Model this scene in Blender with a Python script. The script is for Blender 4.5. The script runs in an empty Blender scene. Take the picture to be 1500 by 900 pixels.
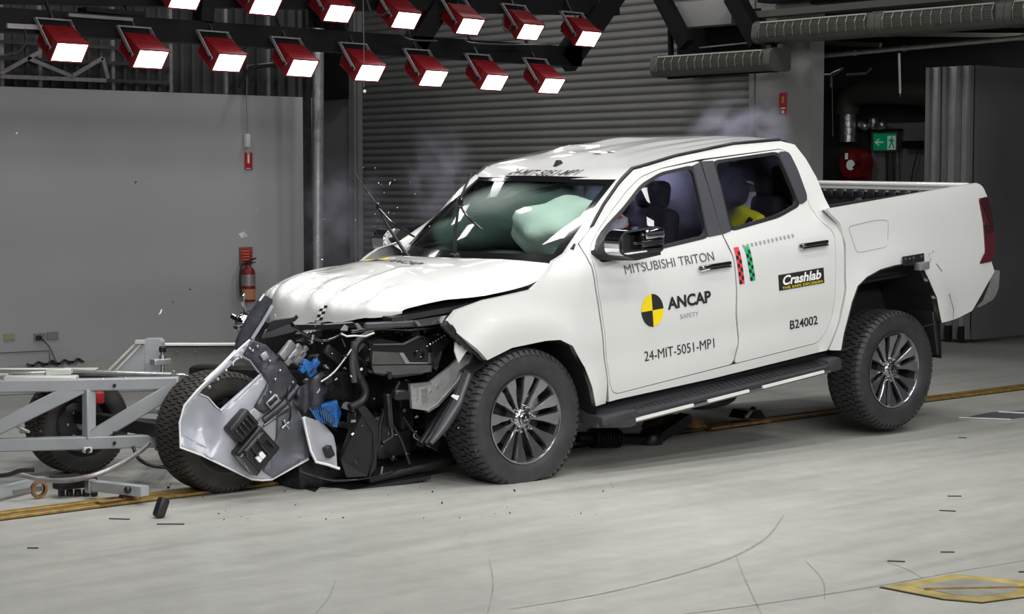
import bpy, bmesh, math, random
import numpy as np
from mathutils import Vector, Matrix
from mathutils.geometry import delaunay_2d_cdt
from mathutils.bvhtree import BVHTree
random.seed(7)
S = bpy.context.scene; COL = S.collection
# ---------------------------------------------------------------- camera
F = 2750.; PT = math.atan(183/2750); HC = 1.63; HR = math.radians(48.6)
cam = bpy.data.objects.new('camera', bpy.data.cameras.new('camera')); COL.objects.link(cam)
cam.location = (0, 0, HC); cam.rotation_euler = (math.pi/2-PT, 0, HR-math.pi/2)
cam.data.sensor_width = 36; cam.data.lens = F/1500*36; cam.data.clip_end = 200
S.camera = cam
# ---------------------------------------------------------------- world, lamps, exposure
S.view_settings.view_transform = 'Standard'; S.view_settings.look = 'None'
S.view_settings.gamma = 1; S.view_settings.use_curve_mapping = False
S.view_settings.exposure = 0.0
w = bpy.data.worlds.new('hall_air'); S.world = w; w.use_nodes = True
w.node_tree.nodes['Background'].inputs[0].default_value = (.62, .66, .75, 1)
w.node_tree.nodes['Background'].inputs[1].default_value = .12
def area(name, loc, target, sx, sy, power, spread=120, col=(1, .98, .96)):
    l = bpy.data.lights.new(name, 'AREA'); l.shape = 'RECTANGLE'; l.size = sx; l.size_y = sy
    l.energy = power; l.color = col; l.spread = math.radians(spread)
    o = bpy.data.objects.new(name, l); COL.objects.link(o); o.location = loc
    d = Vector(target)-Vector(loc); o.rotation_euler = d.to_track_quat('-Z', 'Y').to_euler(); return o
# overhead banks of film lamps above and in front of the impact zone (out of frame)
for i in range(5):
    for j in range(3):
        x = 3.4+i*1.7; y = 3.2+j*1.7
        area('overhead_lamp', (x, y, 4.6), (x+.3, y+1.6, 0), .55, .34, 11.5, 115)
for i in range(5):
    for j in range(2):
        x = 4.6+i*1.3; y = 8.0+j*1.5
        area('overhead_lamp', (x, y, 4.5), (x, y, 0), .55, .30, 8, 100)
for i in range(6):
    x = -.2+i*1.5; y = .2-.12*i
    area('front_lamp', (x, y, 3.7-.1*(i % 2)), (x+3.0, 8.2, .6), .9, .5, 34, 120)
for i in range(5): area('wall_fill', (2.6+i*1.25, 12.9, 4.9), (4.6+i*1.5, 14.6, .3), .8, .4, 9, 150)  # unseen fill lights added to wash the left wall and the floor behind
area('back_room_fill', (15.0, 12.6, 3.15), (15.5, 12.0, 0), 1.0, .3, 7, 170)  # unseen fill light added to lift the dim room beyond the opening
for yy in (7.0, 9.5): area('passage_lamp', (14.4, yy, 3.15), (16, yy+1.5, 1.2), .8, .3, 5, 170)
for j in range(3): area('door_fill', (11.2, 9.5+j*2.4, 5.2), (12.6, 10.5+j*2.4, .5), .8, .4, 24, 150)  # unseen fill lights added to brighten the roller slats and pillar
# ---------------------------------------------------------------- geometry of the view, truck pose (metres)
fwdh = np.array([math.cos(HR), math.sin(HR), 0]); upv = np.array([0, 0, 1.]); rightv = np.cross(fwdh, upv)
fw = fwdh*math.cos(PT)-upv*math.sin(PT); cu = upv*math.cos(PT)+fwdh*math.sin(PT); CC = np.array([0, 0, HC])
def ray(px, py): return fw+rightv*(px-750)/F+cu*(450-py)/F
def at(px, py, D): return CC+ray(px, py)*D
def onZ(px, py, z=0): r = ray(px, py); return CC+r*((z-HC)/r[2])
def onY(px, py, y): r = ray(px, py); return CC+r*(y/r[1])
def onX(px, py, x): r = ray(px, py); return CC+r*(x/r[0])
YAW = math.radians(-2.7); PIT = math.radians(5.0); ROL = math.radians(.8)
RM = np.array((Matrix.Rotation(YAW, 3, 'Z')@Matrix.Rotation(-PIT, 3, 'Y')@Matrix.Rotation(ROL, 3, 'X')))
TO = np.array([6.81692, 8.48368, .35375])
def tl(px, py, y):
    r = RM.T@ray(px, py); c = RM.T@(CC-TO); return c+r*(y-c[1])/r[1]
def tlx(px, py, x):
    r = RM.T@ray(px, py); c = RM.T@(CC-TO); return c+r*(x-c[0])/r[0]
def tlz(px, py, z):
    r = RM.T@ray(px, py); c = RM.T@(CC-TO); return c+r*(z-c[2])/r[2]
def tworld(p): return TO+RM@np.array(p, float)
# ---------------------------------------------------------------- materials
def mat(name, col, rough=.5, metal=0, coat=0, noise=None, bump=None, emis=None, estr=0, alpha=None, spec=.5, rvar=0):
    m = bpy.data.materials.new(name); m.use_nodes = True; nt = m.node_tree; b = nt.nodes['Principled BSDF']
    b.inputs['Base Color'].default_value = (*col, 1); b.inputs['Roughness'].default_value = rough
    b.inputs['Metallic'].default_value = metal; b.inputs['Coat Weight'].default_value = coat
    b.inputs['Coat Roughness'].default_value = .04; b.inputs['Specular IOR Level'].default_value = spec
    tc = nt.nodes.new('ShaderNodeTexCoord')
    sc, amt = noise if noise else (9, .06)
    n = nt.nodes.new('ShaderNodeTexNoise'); n.inputs['Scale'].default_value = sc; n.inputs['Detail'].default_value = 5
    nt.links.new(tc.outputs['Object'], n.inputs['Vector'])
    r = nt.nodes.new('ShaderNodeMapRange'); r.inputs['From Min'].default_value = .3; r.inputs['From Max'].default_value = .7
    r.inputs['To Min'].default_value = 1-amt; r.inputs['To Max'].default_value = 1+amt*.5
    nt.links.new(n.outputs['Fac'], r.inputs['Value'])
    mx = nt.nodes.new('ShaderNodeVectorMath'); mx.operation = 'SCALE'; mx.inputs[0].default_value = col
    nt.links.new(r.outputs[0], mx.inputs['Scale']); nt.links.new(mx.outputs[0], b.inputs['Base Color'])
    if rvar:
        r2 = nt.nodes.new('ShaderNodeMapRange'); r2.inputs['To Min'].default_value = rough-rvar; r2.inputs['To Max'].default_value = rough+rvar
        nt.links.new(n.outputs['Fac'], r2.inputs['Value']); nt.links.new(r2.outputs[0], b.inputs['Roughness'])
    if bump:
        n2 = nt.nodes.new('ShaderNodeTexNoise'); n2.inputs['Scale'].default_value = bump[0]; n2.inputs['Detail'].default_value = 6
        nt.links.new(tc.outputs['Object'], n2.inputs['Vector'])
        bp = nt.nodes.new('ShaderNodeBump'); bp.inputs['Strength'].default_value = bump[1]; bp.inputs['Distance'].default_value = .01
        nt.links.new(n2.outputs['Fac'], bp.inputs['Height']); nt.links.new(bp.outputs[0], b.inputs['Normal'])
    if emis: b.inputs['Emission Color'].default_value = (*emis, 1); b.inputs['Emission Strength'].default_value = estr
    return m
def glassmat(name, tint, refl=.06, rough=.02):
    m = bpy.data.materials.new(name); m.use_nodes = True; nt = m.node_tree; nt.nodes.remove(nt.nodes['Principled BSDF'])
    out = nt.nodes['Material Output']; t = nt.nodes.new('ShaderNodeBsdfTransparent'); t.inputs[0].default_value = (*tint, 1)
    g = nt.nodes.new('ShaderNodeBsdfGlossy'); g.inputs['Roughness'].default_value = rough
    f = nt.nodes.new('ShaderNodeFresnel'); f.inputs['IOR'].default_value = 1.45
    n = nt.nodes.new('ShaderNodeTexNoise'); n.inputs['Scale'].default_value = 3
    a = nt.nodes.new('ShaderNodeMath'); a.operation = 'MULTIPLY_ADD'; a.inputs[1].default_value = .03; 
    nt.links.new(n.outputs['Fac'], a.inputs[0]); nt.links.new(f.outputs[0], a.inputs[2])
    mx = nt.nodes.new('ShaderNodeMixShader'); nt.links.new(a.outputs[0], mx.inputs[0]); nt.links.new(t.outputs[0], mx.inputs[1])
    nt.links.new(g.outputs[0], mx.inputs[2]); nt.links.new(mx.outputs[0], out.inputs[0]); return m
M = dict(
 paint=mat('white_paint', (.67, .68, .67), .32, coat=1, noise=(3, .02)),
 seam=mat('seam_rubber', (.012, .012, .013), .6),
 black=mat('black_plastic', (.014, .014, .016), .42, bump=(160, .15)),
 gloss=mat('gloss_black', (.008, .008, .01), .12, coat=1),
 rubber=mat('tyre_rubber', (.030, .030, .032), .62, noise=(14, .35), bump=(90, .3)),
 rubber2=mat('old_tyre_rubber', (.042, .038, .034), .7, noise=(9, .4), bump=(90, .3)),
 gun=mat('gunmetal_alloy', (.36, .36, .38), .22, .95, noise=(20, .1)),
 chrome=mat('chrome', (.75, .76, .78), .08, 1, noise=(10, .03)),
 dmetal=mat('dark_metal', (.05, .05, .055), .38, .7, noise=(12, .3)),
 engine=mat('engine_parts', (.017, .017, .020), .35, .4, noise=(25, .5), bump=(30, .4)),
 castal=mat('cast_aluminium', (.44, .45, .45), .42, .7, noise=(15, .25), bump=(50, .3)),
 board=mat('running_board_black', (.035, .035, .042), .5, noise=(30, .2)),
 steel=mat('steel', (.42, .43, .44), .32, .9, noise=(8, .15)),
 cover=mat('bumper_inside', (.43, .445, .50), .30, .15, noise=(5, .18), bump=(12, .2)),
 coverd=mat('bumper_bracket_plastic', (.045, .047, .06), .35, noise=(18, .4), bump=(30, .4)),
 coverg=mat('bumper_inside_shade', (.12, .125, .15), .35, noise=(7, .3)),
 blue=mat('blue_plastic', (.01, .11, .36), .4, noise=(20, .3), bump=(60, .5)),
 trim=mat('satin_grey_trim', (.055, .055, .066), .35, noise=(4, .05)),
 frame=mat('trolley_grey_paint', (.33, .35, .37), .45, noise=(6, .10), bump=(40, .05)),
 frame2=mat('trolley_pale_paint', (.52, .54, .50), .5, noise=(8, .12)),
 red=mat('red_enamel', (.20, .008, .013), .40, noise=(12, .25)),
 redsign=mat('red_sign', (.42, .02, .02), .5),
 bracket=mat('galvanised', (.36, .34, .34), .45, .6, noise=(20, .2)),
 lamp=mat('lit_lamp_face', (1, 1, 1), .5, emis=(1, .95, .97), estr=7),
 white=mat('white_plastic', (.72, .73, .70), .5),
 grey=mat('mid_grey', (.22, .22, .22), .55),
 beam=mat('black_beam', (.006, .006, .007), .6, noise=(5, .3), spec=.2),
 ink=mat('vinyl_black', (.02, .02, .022), .45), inkg=mat('vinyl_grey', (.10, .10, .11), .45), inkl=mat('vinyl_pale_grey', (.30, .30, .31), .45),
 yellow=mat('vinyl_yellow', (.85, .66, .01), .4), vred=mat('vinyl_red', (.72, .05, .07), .4), vgreen=mat('vinyl_green', (.02, .42, .16), .4),
 vwhite=mat('vinyl_white', (.82, .82, .82), .45),
 brass=mat('worn_yellow_rail', (.42, .27, .08), .38, .5, noise=(16, .4), bump=(40, .3)),
 slot=mat('rail_slot', (.02, .017, .013), .7),
 rust=mat('rusty_steel', (.30, .17, .07), .55, .4, noise=(18, .5), bump=(40, .4)),
 seat=mat('seat_cloth', (.022, .022, .026), .8, noise=(60, .2)),
 bag=mat('airbag_cloth', (.80, .82, .78), .8, noise=(6, .06), bump=(9, 1.0)),
 skin=mat('dummy_skin', (.55, .25, .12), .55), vest=mat('yellow_sleeve', (.80, .85, .02), .7, noise=(20, .1)),
 dhead=mat('dummy_head_brown', (.05, .028, .024), .5), orange=mat('orange_cloth', (.75, .22, .03), .7),
 tail=mat('tail_lamp_red', (.085, .006, .012), .12, coat=1), taild=mat('tail_lamp_dark_red', (.03, .003, .006), .10, coat=1),
 lens=mat('lamp_lens', (.085, .088, .085), .12, coat=1, noise=(8, .3)),
 green=mat('exit_green', (.0, .17, .075), .5, emis=(0, .25, .10), estr=.25), exw=mat('exit_white', (.35, .42, .38), .5, emis=(.4, .5, .45), estr=.25),
 silver=mat('silver_duct', (.50, .50, .50), .35, .9, noise=(14, .3), bump=(30, .6)),
 heat=mat('heater_casing', (.085, .085, .075), .6), heatw=mat('heater_grille_wire', (.24, .24, .21), .4, .3), heatd=mat('heater_inside', (.045, .045, .035), .6),
 conc=None)
M['glass'] = glassmat('windscreen_glass', (.78, .93, .88)); M['tint'] = glassmat('tinted_glass', (.62, .62, .72)); M['clear'] = glassmat('mirror_glass', (.5, .5, .5))
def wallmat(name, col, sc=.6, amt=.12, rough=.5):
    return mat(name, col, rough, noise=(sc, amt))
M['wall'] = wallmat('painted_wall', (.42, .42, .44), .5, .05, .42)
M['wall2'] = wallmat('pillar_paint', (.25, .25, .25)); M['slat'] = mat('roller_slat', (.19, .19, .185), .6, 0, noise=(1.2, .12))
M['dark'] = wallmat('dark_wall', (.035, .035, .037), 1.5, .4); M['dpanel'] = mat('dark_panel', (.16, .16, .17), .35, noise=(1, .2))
M['upper'] = wallmat('upper_cladding', (.06, .06, .065), 2, .5, .4); M['fold'] = mat('folding_door_aluminium', (.55, .55, .58), .4, .3, noise=(4, .2))
def floor_material():
    m = bpy.data.materials.new('concrete_floor'); m.use_nodes = True; nt = m.node_tree; b = nt.nodes['Principled BSDF']; L = nt.links
    tc = nt.nodes.new('ShaderNodeTexCoord')
    def N(scale, det, vec=None, stretch=None, rot=0):
        n = nt.nodes.new('ShaderNodeTexNoise'); n.inputs['Scale'].default_value = scale; n.inputs['Detail'].default_value = det; n.inputs['Roughness'].default_value = .6
        mp = nt.nodes.new('ShaderNodeMapping'); mp.inputs['Scale'].default_value = stretch or (1, 1, 1); mp.inputs['Rotation'].default_value = (0, 0, rot)
        L.new(tc.outputs['Object'], mp.inputs[0]); L.new(mp.outputs[0], n.inputs['Vector']); return n
    def ramp(n, stops):
        r = nt.nodes.new('ShaderNodeValToRGB'); e = r.color_ramp.elements
        e[0].position, e[0].color = stops[0][0], (*stops[0][1], 1); e[1].position, e[1].color = stops[1][0], (*stops[1][1], 1)
        for p, c in stops[2:]:
            q = e.new(p); q.color = (*c, 1)
        L.new(n.outputs[0], r.inputs[0]); return r
    def mul(a, bb):
        x = nt.nodes.new('ShaderNodeMix'); x.data_type = 'RGBA'; x.blend_type = 'MULTIPLY'; x.inputs[0].default_value = 1
        L.new(a.outputs[0] if a.bl_idname != 'ShaderNodeMix' else a.outputs[2], x.inputs[6]); L.new(bb.outputs[0], x.inputs[7]); return x
    big = ramp(N(.55, 4), [(.3, (.39, .395, .365)), (.7, (.49, .495, .46))])
    fine = ramp(N(9, 8), [(.3, (.88, .88, .88)), (.7, (1.03, 1.03, 1.03))])
    streak = ramp(N(1.3, 5, stretch=(.6, 5, 1), rot=.1), [(.35, (.86, .86, .87)), (.6, (1, 1, 1))])
    c = mul(mul(big, fine), streak)
    # hairline cracks and tyre scuffs
    vo = nt.nodes.new('ShaderNodeTexVoronoi'); vo.feature = 'DISTANCE_TO_EDGE'; vo.inputs['Scale'].default_value = .21
    wn = N(1.4, 5); vm = nt.nodes.new('ShaderNodeVectorMath'); vm.operation = 'MULTIPLY_ADD'; vm.inputs[1].default_value = (.5, .5, 0)
    L.new(wn.outputs['Color'], vm.inputs[0]); L.new(tc.outputs['Object'], vm.inputs[2]); L.new(vm.outputs[0], vo.inputs['Vector'])
    cr = ramp(vo, [(0, (.93, .93, .92)), (.003, (1, 1, 1))]); c = mul(c, cr)
    wv = nt.nodes.new('ShaderNodeTexWave'); wv.wave_type = 'RINGS'; wv.inputs['Scale'].default_value = .13; wv.inputs['Distortion'].default_value = .6
    mp = nt.nodes.new('ShaderNodeMapping'); mp.inputs['Location'].default_value = (-2, -12, 0); L.new(tc.outputs['Object'], mp.inputs[0]); L.new(mp.outputs[0], wv.inputs[0])
    sc = ramp(wv, [(.0, (.93, .93, .92)), (.004, (1, 1, 1))]); c = mul(c, sc)
    L.new(c.outputs[2], b.inputs['Base Color'])
    rr = nt.nodes.new('ShaderNodeMapRange'); rr.inputs['To Min'].default_value = .22; rr.inputs['To Max'].default_value = .48
    rn = N(1.1, 6, stretch=(.7, 2.5, 1)); L.new(rn.outputs['Fac'], rr.inputs['Value']); L.new(rr.outputs[0], b.inputs['Roughness'])
    bp = nt.nodes.new('ShaderNodeBump'); bp.inputs['Strength'].default_value = .12; bp.inputs['Distance'].default_value = .01
    bn = N(5, 8); L.new(bn.outputs['Fac'], bp.inputs['Height']); L.new(bp.outputs[0], b.inputs['Normal']); return m
M['conc'] = floor_material()
# ---------------------------------------------------------------- mesh helpers
class MB:
    def __init__(s): s.v = []; s.f = []
    def add(s, v, f):
        k = len(s.v); s.v += [tuple(float(c) for c in p) for p in v]; s.f += [tuple(i+k for i in q) for q in f]; return s
    def box(s, c, d, R=None):
        R = Matrix.Identity(3) if R is None else R; c = Vector([float(q) for q in c])
        v = [c+R@Vector((sx*d[0]/2, sy*d[1]/2, sz*d[2]/2)) for sx in (-1, 1) for sy in (-1, 1) for sz in (-1, 1)]
        return s.add(v, [(0, 1, 3, 2), (4, 6, 7, 5), (0, 4, 5, 1), (2, 3, 7, 6), (0, 2, 6, 4), (1, 5, 7, 3)])
    def rbox(s, c, d, r=.01, R=None, seg=2):
        R = Matrix.Identity(3) if R is None else R; bm = bmesh.new(); bmesh.ops.create_cube(bm, size=1)
        for q in bm.verts: q.co = Vector((q.co.x*d[0], q.co.y*d[1], q.co.z*d[2]))
        bmesh.ops.bevel(bm, geom=bm.edges[:], offset=min(r, min(d)*.49), segments=seg, profile=.5, affect='EDGES')
        bm.verts.index_update(); c = Vector([float(q) for q in c])
        s.add([c+R@q.co for q in bm.verts], [[q.index for q in f.verts] for f in bm.faces]); bm.free(); return s
    def bar(s, p, q, w, h, up=(0, 0, 1), r=0):
        p = Vector([float(a) for a in p]); q = Vector([float(a) for a in q]); d = q-p; L = d.length; x = d/L; y = Vector(up).cross(x)
        if y.length < 1e-4: y = Vector((0, 1, 0)).cross(x)
        y.normalize(); z = x.cross(y); R = Matrix((x, y, z)).transposed()
        return s.rbox((p+q)/2, (L, w, h), r, R, 1) if r else s.box((p+q)/2, (L, w, h), R)
    def tube(s, pts, r, n=8, caps=True):
        pts = [Vector([float(a) for a in p]) for p in pts]; rs = r if isinstance(r, (list, tuple)) else [r]*len(pts); k = len(s.v); prev = None
        for i, p in enumerate(pts):
            d = (pts[min(i+1, len(pts)-1)]-pts[max(i-1, 0)]).normalized()
            a = prev if prev else (Vector((0, 0, 1)) if abs(d.z) < .9 else Vector((1, 0, 0)))
            u = (a-d*a.dot(d)).normalized(); prev = u; v = d.cross(u)
            for j in range(n):
                t = 2*math.pi*j/n; s.v.append(tuple(p+(u*math.cos(t)+v*math.sin(t))*rs[i]))
        for i in range(len(pts)-1):
            for j in range(n):
                a = k+i*n+j; b = k+i*n+(j+1) % n; s.f.append((a, b, b+n, a+n))
        if caps: s.f.append(tuple(k+j for j in range(n))[::-1]); s.f.append(tuple(k+(len(pts)-1)*n+j for j in range(n)))
        return s
    def lathe(s, prof, n=32, c=(0, 0, 0), ax='Y', R=None, cap=False):
        k = len(s.v); c = Vector([float(a) for a in c])
        for (r, h) in prof:
            for j in range(n):
                t = 2*math.pi*j/n
                v = Vector((r*math.cos(t), h, r*math.sin(t))) if ax == 'Y' else (Vector((r*math.cos(t), r*math.sin(t), h)) if ax == 'Z' else Vector((h, r*math.cos(t), r*math.sin(t))))
                if R is not None: v = R@v
                s.v.append(tuple(c+v))
        for i in range(len(prof)-1):
            for j in range(n): a = k+i*n+j; b = k+i*n+(j+1) % n; s.f.append((a, a+n, b+n, b))
        if cap: s.f.append(tuple(k+j for j in range(n))); s.f.append(tuple(k+(len(prof)-1)*n+j for j in range(n))[::-1])
        return s
    def prism(s, poly, dv):
        """poly: coplanar 3-D loop; dv: extrusion vector"""
        n = len(poly); P = [Vector([float(a) for a in p]) for p in poly]; dv = Vector([float(a) for a in dv])
        return s.add(P+[p+dv for p in P], [tuple(range(n))[::-1], tuple(range(n, 2*n))]+[(i, (i+1) % n, (i+1) % n+n, i+n) for i in range(n)])
    def sphere(s, c, r, n=12, m=8, sc=(1, 1, 1)):
        pr = []
        for i in range(m+1):
            a = math.pi*i/m; pr.append((max(1e-4, math.sin(a))*r, math.cos(a)*r))
        k = len(s.v); s.lathe(pr, n, (0, 0, 0), 'Z')
        for i in range(k, len(s.v)): v = s.v[i]; s.v[i] = (c[0]+v[0]*sc[0], c[1]+v[1]*sc[1], c[2]+v[2]*sc[2])
        return s
    def build(s, name, m, parent=None, smooth=0, **kw):
        me = bpy.data.meshes.new(name); me.from_pydata(s.v, [], s.f); me.update()
        return link(name, me, m, parent, smooth, **kw)
def link(name, me, m, parent=None, smooth=0, label=None, cat=None, group=None, kind=None):
    if m is not None: me.materials.append(M[m] if isinstance(m, str) else m)
    o = bpy.data.objects.new(name, me); COL.objects.link(o)
    if smooth:
        me.shade_smooth()
        if smooth < 180: me.set_sharp_from_angle(angle=math.radians(smooth))
    if parent is not None: o.parent = parent
    tag(o, label, cat, group, kind); return o
def tag(o, label=None, cat=None, group=None, kind=None):
    if label: o['label'] = label
    if cat: o['category'] = cat
    if group: o['group'] = group
    if kind: o['kind'] = kind
    return o
def thing(name, label, cat, loc=(0, 0, 0), group=None, rot=(0, 0, 0)):
    o = bpy.data.objects.new(name, None); COL.objects.link(o); o.location = [float(a) for a in loc]; o.rotation_euler = rot
    o.empty_display_size = .1; return tag(o, label, cat, group)
def kids(o): return [c for c in bpy.data.objects if c.parent == o]
def copy_tree(o, parent=None):
    c = o.copy(); COL.objects.link(c); c.parent = parent
    for ch in kids(o): copy_tree(ch, c)
    return c
def struct(mb, name, m, **kw): return mb.build(name, m, kind='structure', **kw)
def cr(P, n):   # Catmull-Rom through a list of vectors, n samples per span
    P = [np.array(p, float) for p in P]; out = []
    for i in range(len(P)-1):
        a, b, c, d = P[max(i-1, 0)], P[i], P[i+1], P[min(i+2, len(P)-1)]
        for k in range(n):
            t = k/n; out.append(.5*((2*b)+(c-a)*t+(2*a-5*b+4*c-d)*t*t+(3*b-a-3*c+d)*t**3))
    out.append(P[-1]); return out
def patch(ctrl, nu=8, nv=8, f=None):
    rows = [cr(r, nv) for r in ctrl]; cols = [cr([r[j] for r in rows], nu) for j in range(len(rows[0]))]
    W, Hh = len(cols), len(cols[0]); v = [cols[j][i] for i in range(Hh) for j in range(W)]
    if f: v = [f(p) for p in v]
    return v, [(i*W+j, i*W+j+1, (i+1)*W+j+1, (i+1)*W+j) for i in range(Hh-1) for j in range(W-1)], W, Hh
def fillet(P, r, n=4):
    out = []; N = len(P)
    for i in range(N):
        a, b, c = (np.array(P[(i+k) % N][:2], float) for k in (-1, 0, 1)); rr = P[i][2] if len(P[i]) > 2 else r
        la, lc = np.linalg.norm(a-b), np.linalg.norm(c-b); d = min(rr, la*.45, lc*.45)
        if d < .004: out.append(tuple(b)); continue
        p0 = b+(a-b)/la*d; p1 = b+(c-b)/lc*d
        for k in range(n+1): t = k/n; out.append(tuple((1-t)**2*p0+2*t*(1-t)*b+t*t*p1))
    return out
def inside(p, poly):
    x, y = p; c = False; n = len(poly)
    for i in range(n):
        x1, y1 = poly[i]; x2, y2 = poly[(i+1) % n]
        if (y1 > y) != (y2 > y) and x < (x2-x1)*(y-y1)/(y2-y1)+x1: c = not c
    return c
def dens(P, st):
    out = []; N = len(P)
    for i in range(N):
        a = np.array(P[i], float); b = np.array(P[(i+1) % N], float); k = max(1, int(np.linalg.norm(b-a)/st))
        for j in range(k): out.append(tuple(a+(b-a)*j/k))
    return out
def tri2d(poly, holes=(), step=.05):
    loops = [dens(poly, step)]+[dens(h, step) for h in holes]; v = []; e = []
    for lp in loops:
        k = len(v); n = len(lp); v += lp; e += [(k+i, k+(i+1) % n) for i in range(n)]
    B = np.array(v); x0, y0 = B.min(0); x1, y1 = B.max(0)
    gx = np.arange(x0+step*.5, x1, step); gy = np.arange(y0+step*.5, y1, step)
    for a in gx:
        for b in gy:
            if ((B-(a, b))**2).sum(1).min() < (step*.42)**2: continue
            if inside((a, b), loops[0]) and not any(inside((a, b), h) for h in loops[1:]): v.append((a, b))
    vo, eo, fo, *_ = delaunay_2d_cdt([Vector(p) for p in v], e, [], 0, 1e-5)
    V = [tuple(p) for p in vo]; Fc = []
    for f in fo:
        c = np.mean([V[i] for i in f], 0)
        if inside(c, loops[0]) and not any(inside(c, h) for h in loops[1:]): Fc.append(tuple(f))
    return V, Fc
def shell(V, Fc, mp, depth, out=-1):
    """2-D mesh -> mapped surface plus a rim of given depth vector function"""
    P = [mp(a, b) for a, b in V]; mb = MB(); F2 = []
    for f in Fc:
        a, b, c = (np.array(V[i]) for i in f[:3]); s = (b[0]-a[0])*(c[1]-a[1])-(b[1]-a[1])*(c[0]-a[0])
        F2.append(f if s > 0 else f[::-1])
    if out > 0: F2 = [f[::-1] for f in F2]
    mb.add(P, F2); cnt = {}
    for f in F2:
        for i in range(len(f)): a, b = f[i], f[(i+1) % len(f)]; cnt[(min(a, b), max(a, b))] = cnt.get((min(a, b), max(a, b)), 0)+1 if True else 0
    for f in F2:
        for i in range(len(f)):
            a, b = f[i], f[(i+1) % len(f)]
            if cnt[(min(a, b), max(a, b))] == 1:
                pa, pb = np.array(P[a]), np.array(P[b]); dd = np.array(depth); mb.add([pb, pa, pa+dd, pb+dd], [(0, 1, 2, 3)])
    return mb
FONT = {}
def text_mesh(s, bold=0):
    c = bpy.data.curves.new('t', 'FONT'); c.body = s; c.size = 1; c.offset = bold; c.resolution_u = 4
    o = bpy.data.objects.new('t', c); COL.objects.link(o); bpy.context.view_layer.update()
    me = bpy.data.meshes.new_from_object(o); v = [tuple(p.co)[:2] for p in me.vertices]; f = [tuple(p.vertices) for p in me.polygons]
    bpy.data.objects.remove(o); bpy.data.curves.remove(c); bpy.data.meshes.remove(me)
    A = np.array(v); mn, mx = A.min(0), A.max(0); return [((a-mn[0])/(mx[0]-mn[0]), (b-mn[1])/(mx[1]-mn[1])) for a, b in v], f
def text_on(name, s, mp, m, parent, bold=0, **kw):
    """mp maps unit-box (u,v) to a 3-D point"""
    v, f = text_mesh(s, bold); return MB().add([mp(a, b) for a, b in v], f).build(name, m, parent, **kw)
def _tab(T):
    zs = np.array([a for a, b in T]); ws = np.array([b for a, b in T])
    xs = np.linspace(zs[0], zs[-1], 160); y = np.interp(xs, zs, ws)
    k = np.exp(-np.linspace(-2, 2, 13)**2); k /= k.sum(); yp = np.pad(y, 6, mode='reflect', reflect_type='odd')
    return xs, np.convolve(yp, k, 'valid')
_C = _tab([(-.4, .86), (-.15, .88), (.0, .915), (.15, .935), (.26, .928), (.36, .945), (.60, .938), (.72, .925), (.80, .895), (.87, .862), (1.10, .78), (1.30, .70), (1.37, .655), (1.6, .56)])
_B = _tab([(-.4, .86), (-.15, .88), (.0, .915), (.15, .93), (.35, .945), (.60, .938), (.80, .93), (.90, .922), (.97, .90), (1.3, .86)])
def _fl(x, z):
    s = 0
    for cx, cz in ((0, .02), (3.06, .03)):
        r = math.hypot(x-cx, z-cz); s += .028*math.exp(-((r-.50)/.085)**2)
    return s
def _tp(x, z):
    t = min(1, max(0, (1.15-x)/.6)); q = min(1, max(0, (z-.78)/.20)); return .13*t*q*q*(3-2*q)
def Wc(x, z): return float(np.interp(z, *_C))+_fl(x, z)*(z < .8)-_tp(x, z)
def Wb(x, z): return float(np.interp(z, *_B))+_fl(x, z)
def Wfen(x, z):
    t = max(0, .35-x); return float(np.interp(z, *_C))+_fl(x, z)-.16*t*t-_tp(x, z)
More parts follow.
